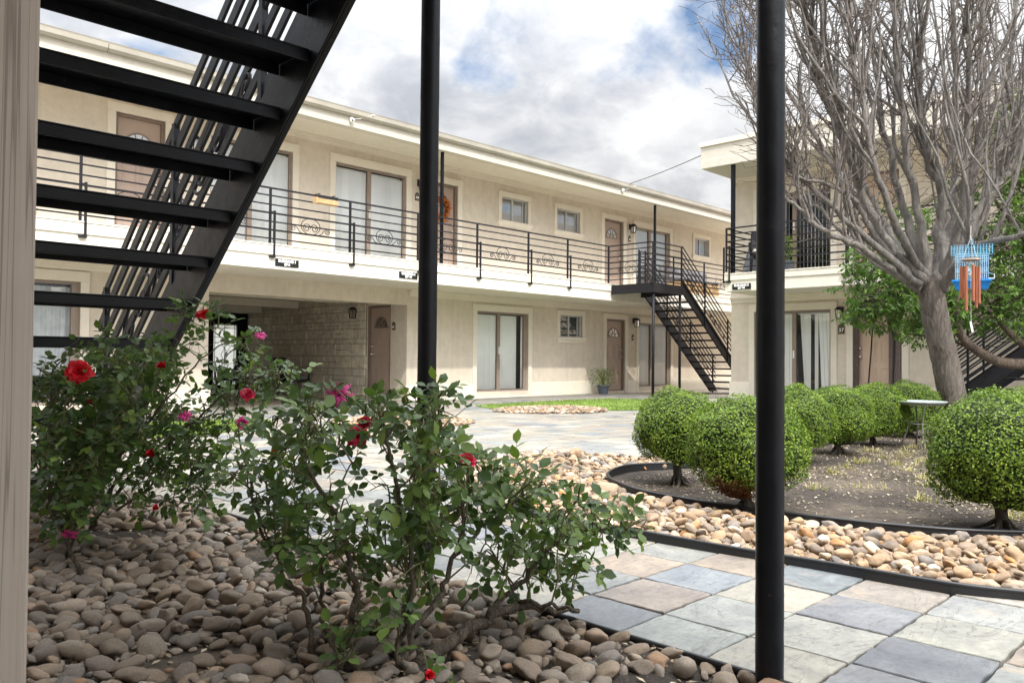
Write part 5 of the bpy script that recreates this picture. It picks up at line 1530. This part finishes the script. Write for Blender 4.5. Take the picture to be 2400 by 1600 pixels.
LIMBS = [  # (points as x, y, depth), start radius, end radius
 ([(2110,665,8.55),(2040,615,8.4),(1960,560,8.2),(1905,538,8.1),(1860,505,8.0),(1815,460,7.95),(1770,425,7.9)], .060, .012),
 ([(2120,650,8.55),(2040,560,8.45),(1990,470,8.4),(1950,370,8.35),(1905,250,8.3),(1870,130,8.3),(1850,0,8.3),(1835,-140,8.3)], .072, .022),
 ([(2110,655,8.6),(2010,545,8.3),(1965,465,8.2),(1905,425,8.1),(1840,410,8.0),(1760,380,7.9)], .048, .010),
 ([(2150,650,8.6),(2160,540,8.6),(2165,450,8.55),(2145,400,8.55),(2125,330,8.5),(2110,200,8.5),(2115,60,8.5),(2108,-150,8.5)], .088, .026),
 ([(2165,650,8.6),(2215,540,8.7),(2225,430,8.75),(2250,330,8.8),(2262,200,8.85),(2255,60,8.9),(2270,-150,8.9)], .082, .026),
 ([(2165,665,8.55),(2200,610,8.2),(2240,570,7.9),(2290,552,7.6),(2345,540,7.4),(2400,505,7.3),(2450,440,7.25)], .066, .018),
 ([(2175,650,8.65),(2240,500,8.6),(2290,430,8.5),(2325,370,8.5),(2352,250,8.5),(2392,100,8.5),(2420,-60,8.5)], .062, .020),
 ([(2140,645,8.7),(2080,500,8.9),(2050,380,9.0),(2022,250,9.1),(2003,100,9.2),(1985,-120,9.2)], .066, .022),
 ([(2140,645,8.6),(2105,480,8.5),(2080,330,8.4),(2062,180,8.4),(2055,0,8.4),(2048,-160,8.4)], .062, .022),
 ([(2155,645,8.75),(2190,480,9.0),(2185,330,9.2),(2192,160,9.3),(2190,-120,9.3)], .064, .022),
 ([(2115,650,8.65),(2005,505,8.8),(1930,400,8.9),(1835,255,9.0),(1775,130,9.05),(1710,0,9.1),(1660,-120,9.1)], .050, .014),
 ([(2110,655,8.5),(1965,525,8.2),(1860,430,8.1),(1790,370,8.0),(1745,280,8.0),(1715,170,7.95),(1690,50,7.9)], .046, .010),
 ([(2170,650,8.7),(2262,480,8.9),(2335,310,9.0),(2405,150,9.1),(2450,0,9.1)], .056, .018),
 ([(2130,645,8.6),(2060,520,8.2),(2010,380,8.0),(1975,220,7.9),(1955,60,7.9),(1940,-120,7.9)], .054, .018),
 ([(2160,645,8.6),(2205,520,8.3),(2215,390,8.1),(2225,240,8.0),(2222,80,8.0),(2230,-120,8.0)], .056, .018),
 ([(2120,650,8.7),(2045,540,9.2),(1985,420,9.5),(1930,280,9.7),(1895,100,9.8),(1880,-100,9.8)], .050, .016),
 ([(2170,650,8.7),(2225,540,9.3),(2280,400,9.6),(2310,230,9.8),(2330,50,9.9),(2345,-120,9.9)], .052, .016),
 ([(2105,660,8.55),(1990,590,8.9),(1900,500,9.1),(1830,420,9.2),(1770,300,9.3),(1735,200,9.3)], .040, .008),
]
segs = []
for pts, r0, r1 in LIMBS:
    L_ = smooth([at(*p) for p in pts], 5)
    n = len(L_)
    L_ = [p+V((q.gauss(0, .012), q.gauss(0, .012), q.gauss(0, .008))) for p in L_]
    rr = [(r0+(r1-r0)*(k/(n-1))**.7)*(.92 if k < 6 else .86)*(1+q.uniform(-.05, .05)) for k in range(n)]
    mb_.tube(L_, rr, 9)
    segs.append((L_, rr))
center = at(2140, 660, TD)
def outward(p):
    o_ = V((p.x-center.x, p.y-center.y, 0)); 
    return o_*(.38/max(.35, o_.length))*min(1.0, o_.length) if o_.length > .01 else V()
shoots = []
for L_, rr in segs:
    n = len(L_)
    for k in range(5, n-1):
        for _ in range(2 if k > 8 else 1):
            p = L_[k]
            if q.random() < (.48 if p.z > 2.6 else .80): continue
            d = outward(p)+V((q.gauss(0, .28), q.gauss(0, .28), q.uniform(.5, 1.2)))
            ln = q.uniform(.8, 2.2)*(1.0 if rr[k] > .02 else .55)
            r0 = min(rr[k]*.66, q.uniform(.010, .026))
            S_ = grow(mb_, p, d, ln, r0, .006, q, .10, .16, 9, 6)
            shoots.append((S_, r0))
for L_, rr in segs: shoots.append((L_[5:], .02))
twigs = []
for S_, r0 in shoots:
    for k in range(1, len(S_)):
        for _ in range(q.choice((0, 1, 1, 2))):
            p = S_[k-1].lerp(S_[k], q.random())
            if p.z < 2.5 and q.random() < .5: continue
            d = outward(p)*.8+V((q.gauss(0, .5), q.gauss(0, .5), q.uniform(.05, .8)))
            T_ = grow(mw, p, d, q.uniform(.12, .50), min(.006, r0*.5), .0020, q, .24, .10, 4, 4)
            twigs.append(T_)
for T_ in twigs:
    for k in range(1, len(T_)):
        if q.random() < .9:
            p = T_[k]; d = (T_[k]-T_[k-1]).normalized()+V((q.gauss(0, .7), q.gauss(0, .7), q.gauss(.2, .5)))
            d.normalize(); l = q.uniform(.025, .11)
            e = p+d*l; mw.tube([p, p+d*l*.5+V((0, 0, .004)), e], [.0026, .0021, .0026], 3, cap=False)
mb_.build('branches', MT['twig'], BT, smooth=True)
mw.build('twigs', MT['fine_twig'], BT)

# ------------------------------------------------------------------ evergreen tree behind it
GT = thing('evergreen_tree', at(2460, 900, 11.2), 'dark green leafy tree behind the bare tree, crooked low limb reaching left', 'tree')
GT.location.z = 0
m = MB(); q = random.Random(99)
trunk = smooth([V((GT.location.x, GT.location.y, -.05)), at(2455, 850, 11.2), at(2440, 780, 11.3), at(2425, 600, 11.4), at(2400, 400, 11.5)], 5)
m.tube(trunk, [.16-.10*k/len(trunk) for k in range(len(trunk))], 12); m.build('trunk', MT['bark2'], GT, smooth=True)
m = MB()
lim = [([(2450,850,11.2),(2380,838,11.0),(2300,832,10.9),(2245,805,10.8),(2208,770,10.8),(2195,720,10.8),(2200,650,10.8)], .085, .04),
       ([(2440,790,11.3),(2370,800,11.0),(2320,765,10.9),(2290,730,10.9),(2230,690,10.9),(2150,680,11.0),(2050,690,11.1)], .06, .015),
       ([(2245,805,10.8),(2170,778,10.9),(2110,770,11.0),(2060,765,11.1)], .022, .008), ([(2195,720,10.8),(2120,680,11.0),(2040,640,11.2),(1985,600,11.3)], .03, .008),
       ([(2430,640,11.4),(2360,560,11.3),(2300,480,11.3),(2240,400,11.4)], .05, .012), ([(2425,560,11.4),(2370,420,11.3),(2340,300,11.3)], .05, .012), ([(2430,700,11.4),(2340,700,11.6),(2260,640,11.8)], .04, .01)]
LP = []
for pts, r0, r1 in lim:
    L_ = smooth([at(*p) for p in pts], 4); m.tube(L_, [r0+(r1-r0)*k/(len(L_)-1) for k in range(len(L_))], 8); LP += L_
m.build('limbs', MT['bark2'], GT, smooth=True)
m = MB(); mt2 = MB()
BL = [(2010,655,80,62,11.1,240),(2060,712,105,46,11.0,260),(1990,590,40,45,11.3,80),(2085,600,60,70,11.5,150),(2150,705,95,55,11.2,240),(2250,690,105,62,11.2,300),(2310,600,75,95,11.3,300),(2335,430,50,120,11.4,240),(2240,590,60,80,11.7,160),(2350,700,60,70,11.2,180),(2290,380,40,70,11.6,70),(2110,530,45,60,11.8,70),(2030,500,30,40,11.6,26),(2200,450,40,70,11.8,60),(1965,720,28,30,11.0,40),(2130,765,80,26,11.0,60),(2400,520,70,160,11.4,280),(2330,260,40,60,11.5,110),(2345,330,45,90,11.4,160),(2290,300,30,40,11.6,40)]
for (bx, by, rx, ry, dp, n_) in BL:
    for _ in range(n_):
        a = q.uniform(0, 2*PI); r_ = math.sqrt(q.random())
        p = at(bx+rx*r_*math.cos(a), by+ry*r_*math.sin(a), dp+q.gauss(0, .35))
        d = V((q.gauss(0, 1), q.gauss(0, 1), q.gauss(-.25, .5))).normalized()
        L0_ = min(LP, key=lambda w_: (w_-p).length_squared)
        mt2.tube([L0_.lerp(p, .55)+V((0, 0, .03)), p, p+d*.12], [.004, .003, .0015], 3, cap=False)
        tone = q.gauss(.42, .2)
        for k in range(q.randint(6, 11)):
            b = p+d*(.02*k)
            ld = (d*.5+V((q.gauss(0, .8), q.gauss(0, .8), q.gauss(-.35, .45)))).normalized()
            sd = ld.cross(V((q.gauss(0, .5), q.gauss(0, .5), 1))).normalized(); l = q.uniform(.05, .085); w_ = l*.19
            nn = sd.cross(ld)
            m.cur = min(1, max(.01, tone+q.gauss(0, .15)))
            m.add([b, b+ld*l*.35+sd*w_, b+ld*l*.7+sd*w_*.7-nn*.004, b+ld*l-nn*.012, b+ld*l*.7-sd*w_*.7-nn*.004, b+ld*l*.35-sd*w_], [(0,1,2,3),(0,3,4,5)])
m.build('crown', MT['tree_leaf'], GT)
mt2.build('twigs', MT['bark2'], GT)

# ------------------------------------------------------------------ rose bushes
LEAF = [(0,0,0),(.30,0,-.04),(.68,0,-.05),(1,0,-.12),(.28,.26,.02),(.62,.30,.0),(.28,-.26,.02),(.62,-.30,.0)]
LEAF_F = [(0,1,4),(1,2,5,4),(2,3,5),(0,6,1),(1,6,7,2),(2,7,3)]
def leaflet(m, p, d, nrm, l, wd=1.0):
    s_ = d.cross(nrm)
    if s_.length < 1e-4: s_ = d.orthogonal()
    s_.normalize(); n_ = s_.cross(d)
    m.add([p+d*(x*l)+s_*(y*l*wd)+n_*(z*l) for x, y, z in LEAF], LEAF_F)
def compound(m, ms, p, d, q_, size, tone):
    d = d.normalized(); up = V((q_.gauss(0, .55)-.25, q_.gauss(0, .55)-.25, 1)).normalized()
    pl = size*1.5; e = p+d*pl
    ms.tube([p, e], [.0011, .0007], 3, cap=False)
    s_ = d.cross(up).normalized()
    m.cur = min(1, max(.01, tone+q_.gauss(0, .12)))
    leaflet(m, e, (d+up*q_.gauss(-.1, .2)).normalized(), up, size*q_.uniform(.95, 1.15), q_.uniform(.95, 1.15))
    for f_, sc in ((.82, .9), (.42, .72)):
        if sc < .8 and q_.random() < .35: break
        for sg in (-1, 1):
            if q_.random() < .06: continue
            m.cur = min(1, max(.01, tone+q_.gauss(0, .12)))
            ld = (s_*sg*.95+d*.45+up*q_.gauss(-.05, .22)).normalized()
            un = (up+V((q_.gauss(0, .25), q_.gauss(0, .25), 0))).normalized()
            leaflet(m, p+d*pl*f_, ld, un, size*sc*q_.uniform(.85, 1.1), q_.uniform(.95, 1.15))
def bloom_mesh(kind, seed):
    q_ = random.Random(seed); m = MB()
    def petal(az, open_, ln, wd, cup, point=.5):
        ca, sa = math.cos(az), math.sin(az); rad = V((ca, sa, 0)); tan = V((-sa, ca, 0)); up = V((0, 0, 1))
        vs_ = []; nu, nv = 5, 5
        m.cur = q_.random()+.01
        for i in range(nu+1):
            f = i/nu; th = open_*(.25+.75*f)
            c_ = rad*(ln*(f*math.sin(th)))+up*(ln*f*math.cos(th))
            w_ = wd*(math.sin(PI*min(.98, (.12+.88*f)**.8*.86))**.9)*(1 if f < 1 else point)
            nn = (rad*math.cos(th)-up*math.sin(th))
            for j in range(nv+1):
                s_ = j/nv*2-1
                vs_.append(c_+tan*(s_*w_)-nn*(cup*s_*s_*w_)+nn*q_.uniform(-.012, .012)*f)
        fs_ = [(i*(nv+1)+j, i*(nv+1)+j+1, (i+1)*(nv+1)+j+1, (i+1)*(nv+1)+j) for i in range(nu) for j in range(nv)]
        m.add(vs_, fs_)
    if kind == 'open':
        for lay, (n_, op, ln, wd) in enumerate(((8, 1.55, 1.0, .40), (8, 1.25, .92, .38), (7, .9, .78, .34), (5, .5, .6, .28), (3, .2, .45, .2))):
            for k in range(n_): petal(2*PI*k/n_+lay*.4+q_.gauss(0, .12), op+q_.gauss(0, .12), ln*q_.uniform(.88, 1.08), wd, .25, .45)
    elif kind == 'star':
        for lay, (n_, op, ln, wd) in enumerate(((7, 1.6, 1.1, .20), (6, 1.3, .95, .18), (5, .8, .42, .15), (4, .3, .3, .12))):
            for k in range(n_): petal(2*PI*k/n_+lay*.5+q_.gauss(0, .15), op+q_.gauss(0, .15), ln*q_.uniform(.75, 1.1), wd, -.5, .02)
    else:
        for lay, (n_, op, ln, wd) in enumerate(((5, .95, 1.0, .5), (5, .55, 1.0, .46), (4, .3, .95, .4), (3, .12, .9, .3))):
            for k in range(n_): petal(2*PI*k/n_+lay*.6+q_.gauss(0, .1), op+q_.gauss(0, .1), ln*q_.uniform(.92, 1.05), wd, .45, .6)
    m.cur = .5
    return m
BLM = {}
def bloom(parent, pos, facing, r_, kind, col, seed):
    key = (kind, col, seed % 2)
    if key not in BLM:
        me = bloom_mesh(kind, seed).mesh('rose_bloom', smooth=True); me.materials.append(MT[col]); BLM[key] = me
    o = bpy.data.objects.new('rose_bloom', BLM[key]); COL.objects.link(o); o.parent = parent
    o.location = V(pos)-root_of(parent).location; o.scale = (r_, r_, r_)
    o.rotation_euler = V(facing).to_track_quat('Z', 'Y').to_euler()
    m = MB(); f = V(facing).normalized(); p = V(pos)
    m.ball(p-f*r_*.12, r_*.16, r_*.16, r_*.18, 8, 6)
    for k in range(5):
        a = 2*PI*k/5; t_ = f.orthogonal().normalized(); b_ = f.cross(t_); d = (t_*math.cos(a)+b_*math.sin(a)+f*.25).normalized(); s_ = d.cross(f).normalized()
        m.add([p-f*r_*.06+s_*r_*.08, p-f*r_*.06-s_*r_*.08, p+d*r_*.55], [(0, 1, 2)])
    c = m.build('sepals', MT['shoot'], o, local=False)
    c.matrix_parent_inverse = o.matrix_basis.inverted()
    return o

def rose_bush(label, basepts, canes, blobs, blooms, seed, lsize, stump=None, tonebase=.4):
    q_ = random.Random(seed)
    b0 = V(basepts[0]); t = thing('rose_bush', (b0.x, b0.y, .02), label, 'rose bush')
    mc = MB(); ms = MB(); ml = MB(); nodes = []
    for pts, r0, r1 in canes:
        L_ = smooth(pts, 5); L_ = [p+V((q_.gauss(0, .006), q_.gauss(0, .006), q_.gauss(0, .004))) for p in L_]
        n_ = len(L_); ks = .78 if r0 < .018 else 1.0; mc.tube(L_, [ks*(r0+(r1-r0)*k/(n_-1)) for k in range(n_)], 7)
        nodes += L_[3:]
    mc.build('canes', MT['cane'], t, smooth=True)
    def link_to(p):
        best = min(nodes, key=lambda w_: (w_-p).length+max(0, w_.z-p.z)*1.2)
        return best
    def shoot(e, r0=.0028, leafy=True, dens=.036, newnodes=True, tone=None):
        s_ = link_to(e); mid = s_.lerp(e, .5)+V((q_.gauss(0, .02), q_.gauss(0, .02), .03+.12*(e-s_).length))
        P_ = smooth([s_, mid, e], 5); n_ = len(P_)
        ms.tube(P_, [r0+(.0012-r0)*k/(n_-1) for k in range(n_)], 5, cap=False)
        tone = tonebase+q_.gauss(0, .16) if tone is None else tone
        if leafy:
            acc = 0; a = q_.uniform(0, 6)
            for k in range(1, n_):
                f_ = k/(n_-1); acc += (P_[k]-P_[k-1]).length
                while acc > dens:
                    acc -= dens
                    if f_ < .3: continue
                    a += 2.4; dd = (P_[k]-P_[k-1]).normalized(); o1 = dd.orthogonal().normalized(); o2 = dd.cross(o1)
                    ld = (o1*math.cos(a)+o2*math.sin(a))*.9+dd*.5+V((0, 0, .15))
                    compound(ml, ms, P_[k], ld, q_, lsize*q_.uniform(.7, 1.15), tone)
        if newnodes: nodes.extend(P_[2:-1:3])
        return P_
    todo = []
    for (bx, by, rx, ry, d0, d1, n_) in blobs:
        for _ in range(n_):
            a = q_.uniform(0, 2*PI); r_ = math.sqrt(q_.random())
            todo.append(at(bx+rx*r_*math.cos(a), by+ry*r_*math.sin(a), q_.uniform(d0, d1)))
    todo.sort(key=lambda p: min((p-w_).length for w_ in nodes))
    for e in todo:
        if e.z < .06: continue
        shoot(e)
    for (x, y, dp, r_, kind, col, face) in blooms:
        p = at(x, y, dp); f = (-FWD*face[2]+RGT*face[0]+V((0, 0, 1))*face[1]).normalized()
        shoot(p-f*r_*.15, .0026, True, .05, False)
        bloom(t, p, f, r_, kind, col, int(x+y))
    # buds
    for _ in range(10):
        p = q_.choice(todo)+V((q_.gauss(0, .03), q_.gauss(0, .03), .03))
        if p.z > .25: ms.ball(p, .006, .006, .010, 6, 5)
    ms.build('shoots', MT['shoot'], t)
    ml.build('leaves', MT['rose_leaf'], t, smooth=True)
    return t

D = 2.15
cb = [at(760, 1560, 1.95), at(905, 1555, 2.0), at(960, 1530, 2.05), at(700, 1530, 2.05)]
for p in cb: p.z = max(.01, min(.03, p.z))
rose_bush('sprawling rose bush in the middle foreground with thick canes and pink-red blooms', [(1.40, 1.45, 0)],
 [([cb[3], at(720,1450,2.05), at(690,1380,2.05), at(640,1290,2.1), at(590,1190,2.15), at(560,1080,2.2)], .011, .004),
  ([cb[0], at(800,1460,2.0), at(815,1370,2.0), at(800,1270,2.0), at(760,1160,2.05), at(700,1040,2.1), at(690,960,2.2)], .014, .004),
  ([cb[0], at(770,1490,2.02), at(740,1400,2.1), at(735,1300,2.1), at(680,1220,2.2), at(610,1120,2.3)], .010, .004),
  ([cb[1], at(960,1440,2.05), at(1010,1360,2.1), at(1040,1280,2.15), at(1060,1180,2.2), at(1040,1060,2.25), at(1000,930,2.3)], .013, .004),
  ([cb[1], at(930,1450,2.0), at(950,1330,2.0), at(930,1200,2.0), at(900,1080,2.05), at(880,970,2.1), at(860,900,2.15)], .011, .004),
  ([cb[2], at(1040,1470,2.1), at(1120,1420,2.15), at(1200,1390,2.2), at(1260,1395,2.25), at(1330,1402,2.3)], .020, .007),
  ([at(1120,1420,2.15), at(1170,1360,2.2), at(1230,1300,2.25), at(1290,1230,2.3), at(1370,1210,2.35), at(1470,1215,2.4)], .012, .003),
  ([at(1180,1395,2.2), at(1200,1380,2.2), at(1250,1390,2.15), at(1310,1395,2.1)], .010, .006),
  ([at(1040,1280,2.15), at(1120,1200,2.2), at(1190,1150,2.25), at(1250,1110,2.3)], .008, .003)],
 [(860,1120,240,170,1.9,2.45,68), (955,985,105,80,2.0,2.4,28), (620,1130,110,105,2.0,2.4,27), (700,1010,110,70,2.1,2.5,26), (1200,1200,165,95,2.1,2.5,50), (1120,1120,120,70,2.2,2.5,20),
  (1180,1310,150,50,2.1,2.45,16), (840,1280,130,70,1.9,2.3,26), (640,1260,70,50,2.0,2.2,12), (1400,1225,80,28,2.3,2.45,14), (880,1450,50,40,1.9,2.0,5), (800,1520,40,30,1.9,2.0,3), (1000,925,60,40,2.2,2.4,6), (760,940,60,40,2.1,2.3,6), (1290,1270,80,80,2.2,2.5,22), (985,1260,55,110,1.95,2.2,16), (980,1100,45,70,2.0,2.25,8)],
 [(780,910,2.15,.040,'star','magenta',(-.1,.55,.8)), (822,1003,2.2,.034,'open','crimson',(.3,.3,.8)), (835,978,2.1,.026,'cup','crimson',(.3,.7,.5)), (1068,1066,2.02,.030,'cup','crimson',(.35,.75,.55)),
  (985,1555,1.9,.018,'cup','red',(.3,.8,.4)), (632,1040,2.2,.010,'cup','red',(0,.9,.3)), (558,1100,2.2,.010,'cup','crimson',(0,.7,.6))], 5, .039, tonebase=.42)

lb = [V((1.05, 3.35, .02)), V((1.25, 3.75, .02)), V((1.0, 3.0, .02)), V((1.42, 4.05, .02))]
rose_bush('tall rose bush at the left before the black staircase, red and pink blooms', [lb[0]],
 [([lb[0], at(160,1180,3.1), at(190,1080,3.1), at(200,960,3.1), at(190,880,3.0)], .011, .004), ([lb[1], at(240,1150,3.4), at(300,1040,3.4), at(340,930,3.4), at(385,830,3.4), at(440,740,3.4)], .011, .003),
  ([lb[1], at(260,1140,3.3), at(340,1060,3.2), at(430,980,3.2), at(500,920,3.2), at(560,890,3.2), at(680,880,3.2)], .010, .003), ([lb[2], at(110,1150,2.9), at(110,1020,2.9), at(120,900,2.9), at(130,830,2.9)], .011, .004),
  ([lb[3], at(330,1130,3.7), at(390,1050,3.6), at(450,1000,3.5), at(520,985,3.4)], .009, .003), ([lb[0], at(200,1150,3.0), at(270,1060,3.0), at(330,980,3.0), at(400,900,3.0), at(480,810,3.1), at(590,765,3.1)], .009, .0025),
  ([lb[3], at(260,1120,3.8), at(250,1000,3.7), at(260,900,3.7), at(270,810,3.6)], .010, .003)],
 [(200,985,135,100,2.8,3.6,125), (150,1090,90,95,2.7,3.5,85), (160,1170,80,60,2.7,3.2,26), (310,930,120,105,2.9,3.7,85), (300,1060,150,70,2.9,3.7,55), (430,1010,120,80,2.9,3.6,40), (560,905,100,45,3.1,3.5,24), (640,860,70,34,3.1,3.4,10), (450,760,55,60,3.2,3.5,12), (270,830,110,55,2.9,3.6,24),
  (530,800,80,45,3.1,3.4,9), (420,1150,90,60,2.8,3.2,14), (130,900,60,80,2.8,3.2,18), (480,1090,70,50,2.9,3.2,12), (120,1200,50,40,2.8,3.1,8), (340,860,90,60,3,3.6,22)],
 [(181,855,2.85,.050,'open','red',(.25,.35,.85)), (466,725,3.3,.034,'open','red',(-.1,.75,.5)), (598,772,3.1,.026,'star','magenta',(.2,.7,.5)), (374,845,3.1,.026,'cup','red',(-.2,.8,.5)), (568,908,3.15,.033,'open','crimson',(.2,.7,.55)),
  (425,957,3.0,.028,'star','magenta',(.1,.6,.6)), (557,973,3.0,.031,'cup','magenta',(.1,.3,.9)), (350,1047,2.9,.026,'cup','red',(-.2,.8,.5)), (362,1168,2.75,.018,'cup','red',(-.5,.6,.5)), (161,1224,2.8,.030,'star','magenta',(.1,-.6,.7)), (210,925,2.95,.016,'cup','red',(0,.6,.6)), (385,1010,3.1,.012,'cup','red',(0,.9,.3))], 9, .039, tonebase=.38)

# weathered grey stump root by the middle rose
SB = V((1.47, 1.86, -.015)); t = thing('tree_stump', SB, 'weathered grey stump with gnarled roots among the river rocks behind the middle rose', 'stump')
m = MB(); q = random.Random(3)
m.lathe([(.085,0),(.07,.05),(.06,.085),(.05,.10),(.03,.108),(0,.105)], SB, 18)
for k in range(7):
    a = k*.9+q.gauss(0, .15); l = q.uniform(.14, .27)
    m.tube([SB+V((.03*math.cos(a), .03*math.sin(a), .075)), SB+V((l*.35*math.cos(a), l*.35*math.sin(a), .055)), SB+V((l*.6*math.cos(a+.2), l*.6*math.sin(a+.2), .035)), SB+V((l*.85*math.cos(a+.3), l*.85*math.sin(a+.3), .01))], [.026, .021, .015, .006], 8)
for i, v_ in enumerate(m.v):
    p = V(v_); k_ = noise.noise(p*14)*.016; m.v[i] = (p.x+k_, p.y+k_*.5, p.z+k_*.6)
m.build('wood', barkmat('grey_dead_wood', (.16,.145,.125), (.42,.39,.34), 9), t, smooth=True)
